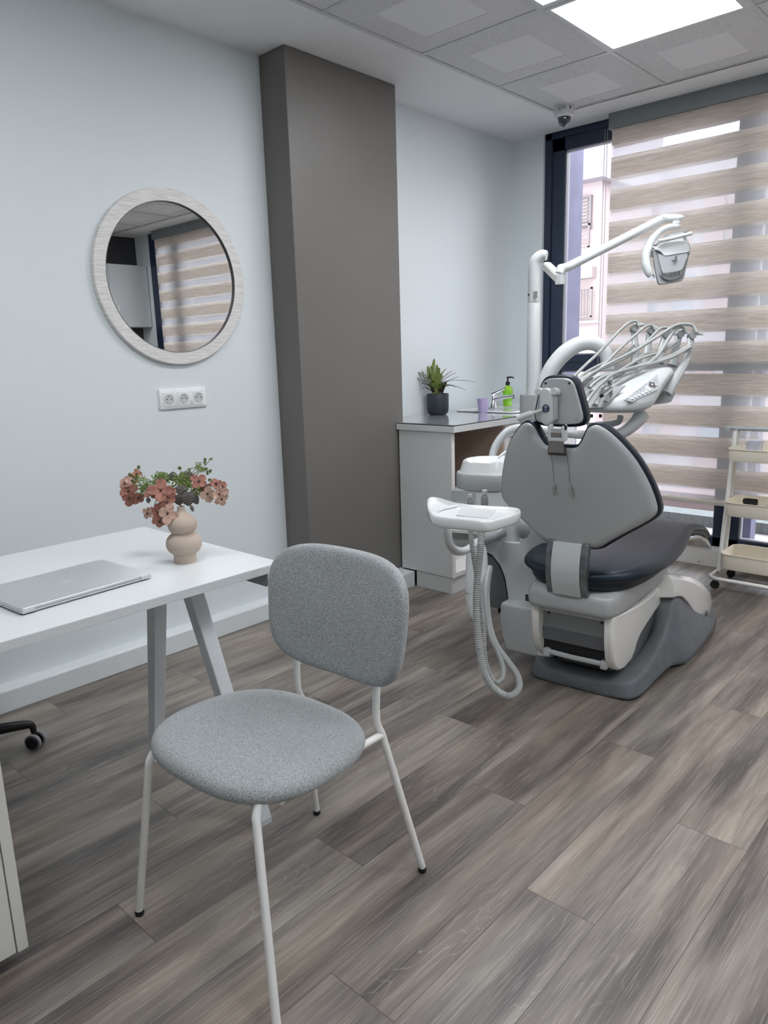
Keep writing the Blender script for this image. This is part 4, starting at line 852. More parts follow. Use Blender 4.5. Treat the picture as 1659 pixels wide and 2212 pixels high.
# ================================================================ dental chair (frame DM: u to the feet, v to the left wall)
M_shell = mat('shell_grey', (168, 171, 172), .36, noise=(5, .015), coat=.15); M_plast = mat('unit_white_plastic', (204, 208, 209), .28, coat=.3); M_cream = mat('cover_white', (228, 227, 223), .25, coat=.4)
M_leather = mat('midnight_upholstery', (12, 19, 30), .42, bump=(220, .12, .001), noise=(6, .04)); M_band = mat('band_grey', (170, 174, 175), .35, coat=.2); M_base = mat('base_grey_plastic', (104, 108, 112), .55, bump=(150, .3, .0015), noise=(18, .10))
M_mid = mat('mid_grey_plastic', (140, 143, 145), .4); M_dk = mat('dark_grey_plastic', (98, 100, 103), .45); M_lg = mat('light_grey_plastic', (188, 192, 193), .32, coat=.2)
M_hose = mat('hose_grey', (164, 167, 166), .45); M_strap = mat('strap_steel', (132, 136, 140), .32, metal=.8, noise=(40, .25))
M_leather.node_tree.nodes['Principled BSDF'].inputs['Specular Tint'].default_value = (.72, .88, 1, 1)
dch = thing('dental_chair', 'grey and midnight blue dental chair seen from behind, backrest upright', 'dental chair', (.5, 0, 0), DM)
def P3(u, v, z): return Vector((u, v, z))
# base plate with two side ridges rising to a tower
st = [(-.045, .16, .02, .12, .045, .10, .045), (-.035, .194, .03, .17, .066, .12, .066), (.0, .214, .03, .200, .076, .12, .070), (.08, .218, .03, .203, .082, .125, .062), (.17, .222, .035, .204, .093, .13, .055), (.25, .228, .04, .204, .112, .135, .05), (.31, .234, .045, .205, .135, .14, .055), (.345, .246, .05, .206, .160, .145, .065), (.365, .276, .055, .206, .182, .145, .09), (.39, .284, .055, .207, .222, .145, .16), (.415, .286, .06, .207, .254, .14, .235), (.45, .288, .062, .205, .264, .12, .252), (.53, .29, .06, .20, .258, .1, .256), (.62, .288, .055, .195, .235, .1, .235), (.76, .284, .05, .19, .185, .1, .185), (.90, .272, .045, .18, .13, .09, .13), (1.02, .245, .035, .16, .10, .08, .10), (1.09, .20, .02, .12, .07, .06, .07)]
rings = []
for u, wb, hb, wt, h, wi, hc in st:
    half = [(wb, 0), (wb+.002, hb*.5), (wb-.004, hb), (wb-(wb-wt)*.5, hb+(h-hb)*.45), (wt+.006, h-.012), (wt, h), (wt-.015, h+.002), ((wt+wi)/2, h), (wi, h-.01 if hc < h-.02 else h), (wi-.012, hc+.0), (wi*.5, hc)]
    rings.append([P3(u, v, z) for v, z in half]+[P3(u, -v, z) for v, z in half[::-1]])
MB().loft(rings).build('base', M_base, dch, sub=1, sharp=60)
# white front fairing over the tower
rings = []
for u, w_, zt, zl in ((.395, .192, .360, .275), (.40, .202, .366, .272), (.44, .208, .360, .268), (.50, .213, .342, .250), (.57, .220, .322, .205), (.65, .228, .296, .140), (.73, .236, .263, .088), (.81, .240, .228, .068), (.89, .238, .185, .062), (.96, .225, .145, .060), (1.01, .20, .11, .06)):
    half = [(w_+.006, zl), (w_+.010, zl+(zt-zl)*.4), (w_, zl+(zt-zl)*.8), (w_-.022, zt-.004), (w_*.6, zt), (w_*.2, zt+.004)]
    rings.append([P3(u, v, z) for v, z in half]+[P3(u, -v, z) for v, z in half[::-1]]+[P3(u, -w_*.5, zl-.02), P3(u, w_*.5, zl-.02)])
fa_ = MB().loft(rings).build('front_fairing', M_cream, dch, bev=.004, sharp=32)
bdg = MB().lathe([(0, 0), (.013, 0), (.013, .0015), (0, .0015)], (0, 0, 0), seg=24)
bp_ = on_v(1527, 1325, -.252); Mb = Matrix.Translation(bp_) @ Matrix.Rotation(R(90), 4, 'X')
bdg.v = [Mb @ v for v in bdg.v]; bd_ = bdg.build('maker_badge', mat('badge_green_black', (48, 62, 58), .4), fa_)
bl_ = MB(); bl_.v = []; 
for k, (x0, x1, y0) in enumerate(((-.008, .008, -.004), (-.006, .002, .001), (.0, .007, .004))):
    q = MB().bb(x0, x1, y0, y0+.002, .0014, .0019); bl_.add([Mb @ v for v in q.v], q.f)
bl_.build('badge_lettering', M_cream, bd_, smooth=False)
# lift column inside
MB().bb(.0, .45, -.105, .105, .085, .31).build('lift_housing', mat('housing_dark', (58, 60, 63), .6), dch, smooth=False)
MB().prism([(.0, 0), (.30, 0), (.34, .20), (.20, .20)], (.10, -.118, .075), (1, 0, 0), (0, 0, 1), .02).build('lift_arm', M_dk, dch, smooth=False)
# rear panel between the white covers
rp = MB().bb(-.095, -.078, -.126, .126, .205, .335).build('rear_panel', M_mid, dch, bev=.004, smooth=False)
MB().prism([(-.128, 0), (.128, 0), (.128, .05), (-.128, .05)], (-.0955, 0, .200), (0, 1, 0), (-.12, 0, 1), .002).build('panel_step', M_dk, rp, smooth=False)
for v in (-.10, .10):
    MB().lathe([(0, 0), (.0055, 0), (.0055, .002), (0, .002)], (-.095, v, .305), Matrix.Rotation(R(-90), 4, 'Y'), 12).build('screw', M_black, rp)
MB().bb(-.085, -.05, -.126, .126, .150, .203).build('black_slot', mat('slot_black', (16, 17, 19), .7), dch, smooth=False)
MB().tube([(-.092, .112, .152), (-.096, 0, .150), (-.092, -.118, .150)], .010, 12, flat=.8).build('bump_bar', M_lg, dch)
for v in (-.112, .106): MB().bb(-.105, -.075, v-.013, v+.013, .132, .164).build('bar_end', M_lg, dch, bev=.006)
# white side covers
def side_cover(s_):
    ol = [(-.132, .352), (-.05, .336), (.10, .316), (.20, .306), (.285, .302), (.40, .308), (.49, .318), (.485, .27), (.435, .238), (.33, .218), (.243, .200), (.175, .184), (.135, .162), (.110, .132), (.075, .112), (.0, .108), (-.05, .118), (-.09, .142), (-.120, .185), (-.134, .25), (-.138, .32)]
    r0 = [P3(u, s_*.122, z) for u, z in ol]; cu_, cz = .12, .23
    r1 = [P3(u, s_*.146, z) for u, z in ol]; r2 = [P3(cu_+(u-cu_)*.97, s_*.155, cz+(z-cz)*.95) for u, z in ol]
    return MB().loft([r0, r1, r2]).build('side_cover', M_cream, dch, bev=.003, sharp=60)
side_cover(1); side_cover(-1)
# seat carrier
rings = []
for u, w_, z0, z1 in ((-.172, .125, .358, .402), (-.164, .152, .346, .418), (-.145, .162, .338, .430), (-.06, .164, .328, .440), (.05, .165, .322, .45), (.20, .166, .322, .455), (.36, .166, .318, .455), (.50, .160, .325, .45), (.56, .14, .35, .44)):
    rings.append([P3(u, v, z) for v, z in rrect(2*w_, z1-z0, .028, 4, 0, (z0+z1)/2)])
MB().loft(rings).build('seat_carrier', M_shell, dch, sharp=60, sub=1)
MB().bb(-.12, .42, -.14, .14, .318, .336).build('carrier_lip', M_lg, dch, bev=.004)
# upholstery: seat running down into the leg rest
rings = []
for u, w_, zt, th, rr_ in ((-.175, .06, .487, .030, .014), (-.165, .115, .500, .055, .025), (-.14, .165, .510, .075, .034), (-.09, .210, .517, .092, .042), (-.02, .238, .520, .098, .046), (.08, .250, .516, .098, .046), (.20, .252, .508, .095, .045), (.34, .244, .502, .090, .043), (.48, .228, .499, .084, .040), (.62, .205, .495, .078, .037), (.74, .180, .487, .072, .034), (.86, .162, .474, .066, .031), (.98, .154, .452, .062, .029), (1.10, .150, .424, .058, .027), (1.20, .146, .391, .054, .025), (1.29, .138, .350, .050, .023), (1.36, .120, .312, .044, .020), (1.40, .09, .288, .034, .016), (1.415, .05, .278, .02, .009)):
    cz = zt-th/2; ring = []
    for v, z in rrect(2*w_, th, rr_, 5, 0, 0):
        dish = -.012*max(0, 1-(abs(v)/(w_+1e-6))**2) if z > 0 else 0
        if z < 0: v = v*(.86 if u < .9 else .92)
        ring.append(P3(u, v, cz+z+dish))
    rings.append(ring)
MB().loft(rings).build('seat_cushion', M_leather, dch, sub=1, sharp=80)
MB().loft([[P3(u, v, z) for v, z in rrect(2*w_, .03, .012, 3, 0, zc)] for u, w_, zc in ((.55, .10, .40), (.9, .11, .385), (1.15, .12, .352), (1.30, .12, .300), (1.42, .115, .245), (1.52, .10, .205), (1.545, .07, .198))]).build('leg_rest_frame', M_chrome, dch, sharp=50)
# backrest: outline found on its own curved, leaning surface
def back_u(v, z): return -.2+.9*v*v-.28*(z-.75)
half = [(0, .947), (.045, .948), (.062, .965), (.073, .985), (.084, 1.006), (.100, 1.020), (.122, 1.024), (.145, 1.014), (.172, .990), (.200, .957), (.228, .916), (.250, .872), (.268, .826), (.281, .780), (.287, .745), (.284, .722), (.272, .704), (.245, .682), (.200, .652), (.160, .624), (.130, .602), (.112, .588), (.090, .579), (.05, .577), (0, .577)]
hs = smooth_path([(a, b_, 0) for a, b_ in half], 3)
ol = [(q.x, q.y) for q in hs]; ol = ol+[(-a, b_) for a, b_ in ol[::-1]][1:-1]
def inset(ol, d):
    n = len(ol); out = []
    for i in range(n):
        a, b_ = ol[(i-1) % n], ol[(i+1) % n]; t = Vector((b_[0]-a[0], b_[1]-a[1])); t = t.normalized() if t.length > 1e-9 else Vector((1, 0)); out.append((ol[i][0]-t.y*d*-1*-1, ol[i][1]+t.x*d))
    return out
area = sum(ol[i][0]*ol[(i+1) % len(ol)][1]-ol[(i+1) % len(ol)][0]*ol[i][1] for i in range(len(ol)))
sgn = 1 if area > 0 else -1
def bring(d, du):  # d inward, du towards the sitter
    return [P3(back_u(v, z)+du, v, z) for v, z in inset(ol, d*sgn)]
def shell(name, offs, m_, bulge, front):
    mb = MB(); rs = [bring(d, du) for d, du in offs]; mb.loft(rs, caps=False)
    for (d, du) in (offs[0], offs[-1]):
        io = inset(ol, d*sgn); n = len(io); h_ = n//2; im = max(range(h_+1), key=lambda i: io[i][0])
        bot = io[im:h_+1][::-1]
        def zb(v):
            v = abs(v)
            for q in range(len(bot)-1):
                if bot[q][0] <= v <= bot[q+1][0]: t = (v-bot[q][0])/max(1e-9, bot[q+1][0]-bot[q][0]); return bot[q][1]+(bot[q+1][1]-bot[q][1])*t
            return bot[-1][1] if v > bot[-1][0] else bot[0][1]
        rows = []; nr = 10; top_ = io[:im+1]
        for (v, zt) in [(-a, c) for a, c in top_[::-1]][:-1]+list(top_):
            z0 = min(zb(v), zt); rows.append([P3(back_u(v, z0+(zt-z0)*k/nr)+du, v, z0+(zt-z0)*k/nr) for k in range(nr+1)])
        vs = [p for r_ in rows for p in r_]; w_ = nr+1
        mb.add(vs, [(a_*w_+b_, a_*w_+b_+1, (a_+1)*w_+b_+1, (a_+1)*w_+b_) for a_ in range(len(rows)-1) for b_ in range(nr)])
    return mb.build(name, m_, dch, sharp=60)
shell('backrest_shell', [(.030, -.012), (.020, -.011), (.012, -.007), (.0085, .0), (.0085, .010)], M_shell, 0, False)
shell('backrest_cushion', [(.008, .006), (.002, .010), (0, .020), (0, .038), (.006, .050), (.018, .058), (.035, .062)], M_leather, 0, True)
# recess channel at the top of the shell and the steel tongue
MB().prism([(-.026, 0), (.026, 0), (.026, .066), (-.026, .066)][::-1], (-.283, .003, .925), (0, 1, 0), (-.2, 0, 1), .006).build('headrest_tongue', mat('tongue_steel', (122, 118, 114), .4, metal=.7, noise=(30, .1)), dch, bev=.001, smooth=False)
MB().prism([(-.031, -.001), (.031, -.001), (.031, .024), (-.031, .024)][::-1], (-.274, .003, .916), (0, 1, 0), (-.28, 0, 1), .004).build('tongue_recess', mat('recess_brown', (70, 66, 62), .7), dch, smooth=False)
# bracket joining the back to the carrier
def strap(v0, v1, du, m_, name, th):
    mb = MB(); pr = []
    for k in range(13):
        t = k/12; z = .412+.190*t; u = -.176-.020*math.sin(math.pi*t)-.004*t+du; pr.append((u, z))
    rings = [[P3(u, v0, z), P3(u, v1, z), P3(u+th, v1, z), P3(u+th, v0, z)] for u, z in pr]
    return mb.loft(rings).build(name, m_, dch, bev=.0015, sharp=40)
strap(-.050, .050, -.004, M_lg, 'back_bracket', .03); strap(-.074, -.0505, .004, M_strap, 'bracket_strap', .03); strap(.0505, .074, .004, M_strap, 'bracket_strap', .03)
# headrest
HT = lambda z: -.245-.10*(z-1.08)
hh = [(0, 1.171), (.026, 1.170), (.046, 1.164), (.060, 1.150), (.068, 1.130), (.076, 1.103), (.084, 1.074), (.0895, 1.050), (.090, 1.033), (.083, 1.016), (.066, 1.007), (.04, 1.004), (0, 1.003)]
hp = smooth_path([(a, b_, 0) for a, b_ in hh], 3); hol = [(q.x, q.y) for q in hp]; hol = hol+[(-a, b_) for a, b_ in hol[::-1]][1:-1]
HV = .012; sg = 1 if sum(hol[i][0]*hol[(i+1) % len(hol)][1]-hol[(i+1) % len(hol)][0]*hol[i][1] for i in range(len(hol))) > 0 else -1
def hring(d, du): return [P3(HT(z)+du, v+HV, z) for v, z in inset(hol, d*sg)]
MB().loft([hring(.0075, -.002), hring(.001, .003), hring(0, .012), hring(0, .035), hring(.008, .050), hring(.022, .058)]).build('headrest_cushion', M_leather, dch, sharp=70)
hb_ = MB().loft([hring(.0125, -.012), hring(.0105, -.010), hring(.0095, -.004), hring(.0095, .004)]).build('headrest_backplate', M_shell, dch, sharp=40)
for v, z in ((-.040+HV, 1.145), (.040+HV, 1.145), (-.062+HV, 1.03), (.058+HV, 1.03)):
    MB().lathe([(0, 0), (.0038, 0), (.0038, .0015), (0, .0015)], (HT(z)-.0115, v, z), Matrix.Rotation(R(-90), 4, 'Y'), 14).build('screw_hole', M_black if z > 1.1 else M_mid, hb_)
def pill(w_, h_, n=10):
    out = []
    for k in range(2*n+2):
        a = math.pi*k/n if k <= n else math.pi*(k-1)/n
        out.append((w_/2*math.cos(a), (h_/2-w_/2)*(1 if k <= n else -1)+w_/2*math.sin(a)))
    return out
pc_ = Vector((-.285, .040, 1.071)); tl = Vector((-.12, 0, 1)).normalized()
def pring(k, du, w_=.043, h_=.122): return [pc_+Vector((du, 0, 0))+Vector((0, 1, 0))*v*k+tl*z*(1-(1-k)*.5) for v, z in pill(w_, h_)]
arm = MB().loft([pring(1, .022), pring(1, .004), pring(.93, -.002), pring(.78, -.004)]).build('headrest_arm', M_lg, dch, sharp=50)
MB().loft([[pc_+Vector((du, -.018, 0))+Vector((0, 1, 0))*v+tl*z for v, z in rrect(.022, .088, .006, 3)] for du in (.004, .026)]).build('arm_side', M_shell, dch, sharp=40)
bm_ = MB().lathe([(0, 0), (.0128, 0), (.0128, .0012), (0, .0012)], (0, 0, 0), Matrix.Rotation(R(-90), 4, 'Y'), 28)
bc = pc_+Vector((-.0056, -.002, 0))+tl*(-.004); bm_.v = [v+bc for v in bm_.v]; bad = bm_.build('blue_badge', mat('badge_navy', (44, 58, 88), .4), dch)
wg = MB()
for k, (r_, n_) in enumerate(((.0090, 5), (.0055, 3), (.0022, 2))):
    for q in range(n_):
        a = R(90+(q-(n_-1)/2)*(19 if k == 0 else 30 if k == 1 else 60)); y_, z_ = r_*math.cos(a), r_*math.sin(a)-.001
        wg.bb(bc.x-.0016, bc.x-.0011, bc.y+y_-.0010, bc.y+y_+.0010, bc.z+z_-.0007, bc.z+z_+.0007)
wg.bb(bc.x-.0016, bc.x-.0011, bc.y-.003, bc.y-.0008, bc.z-.0065, bc.z-.0045); wg.bb(bc.x-.0016, bc.x-.0011, bc.y+.0008, bc.y+.003, bc.z-.0065, bc.z-.0045)
wg.build('badge_print', M_cream, bad, smooth=False)
for v in (.066, .012):
    MB().tube([(-.262, v, 1.118), (-.290, v, 1.121)], [.0125, .0120], 20).build('pivot_knob', M_lg, dch, bev=.003)
MB().tube([(-.272, .064, 1.121), (-.272, .012, 1.121)], .007, 12).build('pivot_bar', M_strap, dch)
MB().tube([(-.290, .050, 1.062), (-.296, .080, 1.052), (-.300, .082, 1.0515), (-.310, .112, 1.040), (-.314, .126, 1.034)], [.0055, .006, .0095, .0105, .009], 16).build('release_lever', M_lg, dch)
yk = MB()
for v in (.012, -.035): yk.box((-.285, v+HV-.002, .990), (.028, .010, .052), Matrix.Rotation(R(-8), 3, 'Y').to_4x4())
yk.box((-.283, -.003, .978), (.02, .052, .03)); yk.build('headrest_yoke', M_lg, dch, bev=.003)
MB().lathe([(0, 0), (.0095, 0), (.0095, .003), (0, .003)], (-.296, -.0285, 1.0085), Matrix.Rotation(R(-90), 4, 'Y'), 18).build('lock_screw', M_black, dch)
MB().prism([(-.022, 0), (.022, 0), (.026, .038), (-.026, .038)][::-1], (-.289, -.002, .966), (0, 1, 0), (-.1, 0, 1), .006).build('yoke_plate', M_shell, dch, bev=.002, smooth=False)
# bib chain: rests on the shell, a thing of its own
for idx, (px0, py0, px1, py1, lab) in enumerate(((1177, 966, 1174.5, 1046, 'beaded bib chain with clip on the left of the headrest tongue'), (1214, 966, 1211, 1040, 'beaded bib chain with clip on the right of the headrest tongue'))):
    v0 = .030 if idx == 0 else -.0255
    t_ = thing('bib_chain', lab, 'bib chain', (back_u(v0, .9)-.016, v0, .9), DM, group='bib chains on the backrest')
    cb_ = MB(); z = .915
    while z > .818: cb_.sphere(P3(back_u(v0, z)-.0145, v0-.001*math.sin(z*60), z), .0011, 6); z -= .0028
    cb_.build('beads', mat('bead_dark_steel', (90, 90, 92), .3, metal=.9), t_)
    cx_ = P3(back_u(v0, .80)-.0165, v0, .812)
    dv = 0 if idx == 0 else .5
    c_ = MB()
    for s_ in (-1, 1): c_.prism([(-.0035, 0), (.0035, 0), (.0045, -.014), (.0012, -.038), (-.0012, -.038), (-.0045, -.014)], cx_+Vector((s_*.0022-.001, 0, 0)), (0, 1, -dv*.3), (0, dv*.55, 1), .0008)
    c_.tube([cx_+Vector((-.004, -.0, -.008)), cx_+Vector((.002, 0, -.008))], .003, 10); c_.build('clip', M_chrome, t_)
    MB().tube([cx_+Vector((0, .003*math.cos(a), .005+.005*math.sin(a))) for a in [2*math.pi*q/12 for q in range(12)]], .0008, 6, closed=True).build('link', M_chrome, t_)
# round grey joint cover left of the backrest
MB().sphere(P3(.02, .262, .582), .045, 20, (.8, .6, .95)).build('joint_cover', M_shell, dch)
# ================================================================ spittoon unit left of the chair
su = thing('spittoon_unit', 'white and grey spittoon unit with bowl on the left of the dental chair', 'dental unit', (.25, .5, .03), DM)
AL = R(12)  # body turned a little
def ub(a, b_): # unit plan coordinates: a along its face (to the right), b away from the viewer
    o = Vector((.175, .50)); c, s_ = math.cos(AL), math.sin(AL)
    return (o.x+b_*c+a*s_*-1*-1*.0+a*(-s_)*-1, o.y-a*c+b_*s_)
def uring(w_, d_, r_, z, ca=0, cb=0, n=5, dz=None): return [Vector((*ub(a, b_), z+(dz(a, b_) if dz else 0))) for a, b_ in rrect(w_, d_, r_, n, ca, cb)]
def ell(w_, d_, z, ca=0, cb=0, n=2.3, dz=None): return [Vector((*ub(ca+a, cb+b_), z+(dz(a, b_) if dz else 0))) for a, b_ in superell(w_/2, d_/2, n, 40)]
lift = lambda a, b_: .012*max(0, (a+.02)/.12)**2 if a > -.02 else 0
MB().loft([ell(.255, .235, .768, .01), ell(.248, .230, .774, .01), ell(.226, .216, .808, .01, 0, 2.3, lift), ell(.218, .210, .814, .01, 0, 2.3, lift), ell(.200, .194, .812, .01, 0, 2.3, lift), ell(.176, .17, .790, .01), ell(.12, .11, .772, .01), ell(.04, .04, .770, .01)]).build('bowl', M_cer, su, sharp=70)
MB().loft([uring(.264, .25, .09, .704, .012, .0), uring(.268, .254, .09, .708, .012), uring(.268, .254, .09, .762, .012), uring(.262, .248, .09, .768, .012), uring(.2, .19, .08, .771, .012)]).build('top_band', M_band, su, sharp=50)
MB().loft([uring(.292, .25, .05, .46, .02, .01), uring(.300, .258, .055, .47, .02, .01), uring(.298, .257, .055, .692, .02, .01), uring(.288, .25, .06, .703, .02, .01), uring(.26, .23, .06, .705, .02, .01)]).build('cabinet', M_plast, su, sharp=50)
dr = MB().loft([uring(.098, .012, .004, z, -.0675, -.126) for z in (.50, .505, .694, .700)]).build('side_drawer', M_band, su, sharp=40)
MB().loft([uring(.052, .006, .002, z, -.071, -.1325) for z in (.555, .655)]).build('display_frame', M_lg, dr, smooth=False)
MB().loft([uring(.040, .004, .001, z, -.071, -.1365) for z in (.585, .622)]).build('label_plate', mat('label_cream', (214, 206, 196), .5), dr, smooth=False)
MB().lathe([(.0035, 0), (.005, 0), (.005, .001), (.0035, .001)], (*ub(-.071, -.1385), .604), Matrix.Rotation(R(-90)+0, 4, 'Y'), 16, True).build('label_mark', M_dk, dr)
MB().loft([ell(.02, .02, z, .088, .035) for z in (.80, .848)]).build('glass_filler_base', M_plast, su, sharp=50)
q0 = Vector((*ub(.080, .03), .848)); MB().tube([q0, Vector((*ub(.072, -.005), .846)), Vector((*ub(.055, -.040), .828))], [.006, .0055, .005], 12, sm=4).build('filler_spout', M_plast, su)
# small bottles in front
for k, (x_, y_, s_) in enumerate(((1016, 1084, .8), (1047, 1084, 1.0))):
    bt = thing('small_bottle', ('smaller' if k == 0 else 'larger')+' grey capped bottle standing behind the assistant tray, '+('left' if k == 0 else 'right')+' of the two', 'bottle', tuple(ld(x_, y_+20, 2.78)), DM, group='little bottles behind the tray')
    b0_ = ld(x_, y_+20, 2.73)
    MB().lathe([(0, 0), (.0135*s_, 0), (.014*s_, .003), (.014*s_, .05*s_), (.010*s_, .058*s_), (.007*s_, .061*s_), (.007*s_, .064*s_), (0, .064*s_)], b0_, seg=24).build('body', M_mid, bt)
    MB().lathe([(0, .064*s_), (.009*s_, .064*s_), (.0092*s_, .080*s_), (0, .080*s_)], b0_, seg=20).build('cap', M_plast, bt)
MB().loft([uring(.22, .10, .03, z, -.01, -.165) for z in (.545, .556)]).build('bottle_shelf', M_plast, su, sharp=40)
# body below: white bulged side that arches down to a foot, with dark inner panel
def ur(a, b_, z): return Vector((*ub(a, b_), z))
arch_o = [(-.13, .475), (-.05, .470), (.01, .460), (.055, .44), (.088, .40), (.108, .35), (.120, .28), (.126, .215), (.32, .215), (.34, .30), (.34, .60), (.30, .67), (.175, .68), (.165, .50), (.0, .50), (-.13, .495)]
MB().loft([[ur(a, b_, z) for a, z in arch_o] for b_ in (-.128, .10)]).build('arched_side', M_plast, su, bev=.004, sharp=50)
dp = [(-.03, .45), (.01, .447), (.05, .43), (.082, .395), (.102, .348), (.114, .28), (.1205, .212), (.015, .212), (-.03, .33)]
MB().loft([[ur(a, b_, z) for a, z in dp] for b_ in (-.118, .09)]).build('inner_panel', M_dk, su, bev=.003, sharp=50)
MB().lathe([(.0, 0), (.012, 0), (.012, -.012), (.007, -.015), (.007, -.035), (0, -.035)], ur(.07, -.07, .212), seg=16).build('drain_nozzle', M_black, su)
MB().loft([[P3(u, v, z) for v, z in ((.135, .06), (.335, .06), (.355, .12), (.365, .2), (.360, .262), (.135, .262))] for u in (.02, .045, .30, .32)]).build('link_box', M_lg, su, bev=.012, seg=4, sharp=50)
MB().bb(.012, .09, .16, .195, .065, .24).build('link_cover', M_cream, su, bev=.006)
MB().bb(.09, .28, .10, .32, .245, .29).build('link_shadow_neck', mat('neck_shadow_dark', (52, 54, 57), .6), su, smooth=False)  # connecting block coloured dark to stand for the shadow in the gap
MB().lathe([(0, .052), (.018, .052), (.018, .066), (0, .066)], P3(.10, .30, 0), seg=16).build('foot_pad', M_mid, su)
# collar and the big pipe carrying the lamp post
pcx, pcv = .60, .505
MB().loft([[P3(pcx+x, pcv+y, z) for x, y in rrect(.10, .10, .03, 4)] for z in (.50, .52, 1.045, 1.055)]).build('post_collar', M_shell, su, sharp=50)
MB().loft([[P3(u, pcv+v, z) for v, z in rrect(.12, .16, .03, 4, 0, .56)] for u in (.28, .60)]).build('post_foot', M_plast, su, sharp=50)
# ================================================================ operating lamp
lamp = thing('operating_lamp', 'white dental operating lamp on a post and jointed arm beside the window', 'lamp', (pcx, pcv, 1.05), DM)
MB().lathe([(0, 1.05), (.0285, 1.05), (.0285, 1.452), (.027, 1.456), (0, 1.456)], P3(pcx, pcv, 0), seg=32).build('lower_post', M_plast, lamp)
def lp3(x, y, d): return ld(x, y, d)
top = P3(pcx, pcv, 1.60); e1 = lp3(1172, 563, 3.31); 
po = MB().tube([P3(pcx, pcv, 1.458), P3(pcx, pcv, 1.52), P3(pcx, pcv, 1.60), P3(pcx+.002, pcv-.006, 1.632), P3(pcx+.01, pcv-.03, 1.652), P3(pcx+.014, pcv-.052, 1.650)], [.027, .027, .0268, .0265, .025, .020], 24, sm=6).build('upper_post', M_plast, lamp)
MB().bb(pcx-.0290, pcx-.0268, pcv-.030, pcv-.012, 1.475, 1.502).build('rating_label', mat('label_silver', (150, 150, 152), .4), po, smooth=False)
MB().lathe([(0, 0), (.004, 0), (.004, .003), (0, .003)], P3(pcx-.026, pcv+.012, 1.49), Matrix.Rotation(R(-90), 4, 'Y'), 12).build('screw', M_black, po)
a0_, a1_ = lp3(1180, 574, 3.28), lp3(1210, 603, 3.20)
dir_ = (a1_-a0_).normalized(); upv = Vector((0, 0, 1)); sdv_ = dir_.cross(upv).normalized(); upv = sdv_.cross(dir_)
MB().loft([[p_+sdv_*x+upv*y for x, y in rrect(.040, .036, .008, 3)] for p_ in (a0_, a0_.lerp(a1_, .97), a1_)]).build('short_arm', M_lg, lamp, bev=.002, sharp=40)
rb_ = MB()
for k in (-.010, -.0035, .003, .0095): rb_.tube([a0_+upv*k-sdv_*.0205, a1_+upv*k-sdv_*.0205], .0018, 6)
for k in (-.010, -.0035, .003, .0095): rb_.tube([a0_+upv*k+sdv_*.0205, a1_+upv*k+sdv_*.0205], .0018, 6)
rb_.build('arm_ribs', M_cream, lamp)
MB().loft([[a1_+Vector((x, y, z)) for x, y in rrect(.042, .036, .012, 4)] for z in (-.022, .012, .018)]).build('elbow_block', M_plast, lamp, sharp=50)
k0 = lp3(1203, 582, 3.20); k1 = lp3(1224, 577, 3.22)
MB().tube([lp3(1208, 592, 3.20), k0.lerp(k1, .4), k1], [.018, .020, .0185], 18).build('knuckle', M_plast, lamp)
l0, l1 = lp3(1218, 581, 3.22), lp3(1434, 471, 3.42)
MB().tube([l0, l0.lerp(l1, .02), l0.lerp(l1, .98), l1], [.014, .0195, .0200, .0185], 24).build('long_arm', M_plast, lamp)
for p_ in (l0.lerp(l1, .015), l0.lerp(l1, .975)):
    tv = (DI.to_3x3() @ (-CF)).normalized(); MB().tube([p_+tv*.017, p_+tv*.0215], .0022, 10).build('pin', M_black, lamp)
j0, j1 = lp3(1434, 471, 3.42), lp3(1462, 471, 3.42)
MB().loft([[c_+Vector((0, 0, z)) for c_ in ()]] if False else [[j0.lerp(j1, t)+(DI.to_3x3() @ (CU*y+CF*x)) for x, y in rrect(.036, h_, .012, 4)] for t, h_ in ((-.12, .026), (0, .034), (.3, .032), (1.0, .030), (1.3, .024), (1.42, .012))]).build('end_joint', M_plast, lamp, sharp=50)
s0 = lp3(1461, 478, 3.42)
MB().lathe([(0, .0), (.021, 0), (.021, -.010), (.0195, -.0105), (.0195, -.013), (.021, -.0135), (.021, -.026), (0, -.026)], s0, seg=24).build('swivel', M_plast, lamp)
yp = [lp3(x, y, d) for x, y, d in ((1466, 491, 3.42), (1448, 490, 3.42), (1426, 499, 3.41), (1406, 521, 3.40), (1396, 548, 3.39), (1396, 570, 3.39), (1402, 588, 3.39), (1407, 596, 3.39))]
MB().tube(yp, [.010, .014, .015, .017, .020, .021, .020, .015], 20, sm=5).build('yoke', M_plast, lamp)
MB().tube([lp3(1410, 592, 3.39), lp3(1414, 600, 3.38)], [.004, .002], 8).build('yoke_lever', M_dk, lamp)
MB().tube([lp3(1404, 531, 3.40), lp3(1416, 533, 3.40)], [.010, .008], 14).build('tilt_pin', M_chrome, lamp)
tvv = (DI.to_3x3() @ CF).normalized(); tr_ = (DI.to_3x3() @ CR).normalized(); tu_ = (DI.to_3x3() @ CU).normalized()
def sil(pts, dep, back, name, m_, par, bev=.0, k1=.9, sm=3, front=0):
    c = sum((Vector((x, y, 0)) for x, y in pts), Vector())/len(pts)
    pp_ = smooth_path([(x, y, 0) for x, y in pts], sm, True) if sm else [Vector((x, y, 0)) for x, y in pts]
    rr = []
    if front: rr.append([lp3(c.x+(q.x-c.x)*k1, c.y+(q.y-c.y)*k1, dep-front) for q in pp_])
    rr.append([lp3(q.x, q.y, dep) for q in pp_]); rr.append([lp3(q.x, q.y, dep)+tvv*back*.7 for q in pp_]); rr.append([lp3(c.x+(q.x-c.x)*k1, c.y+(q.y-c.y)*k1, dep)+tvv*back for q in pp_])
    return MB().loft(rr).build(name, m_, par, bev=bev, sharp=50)
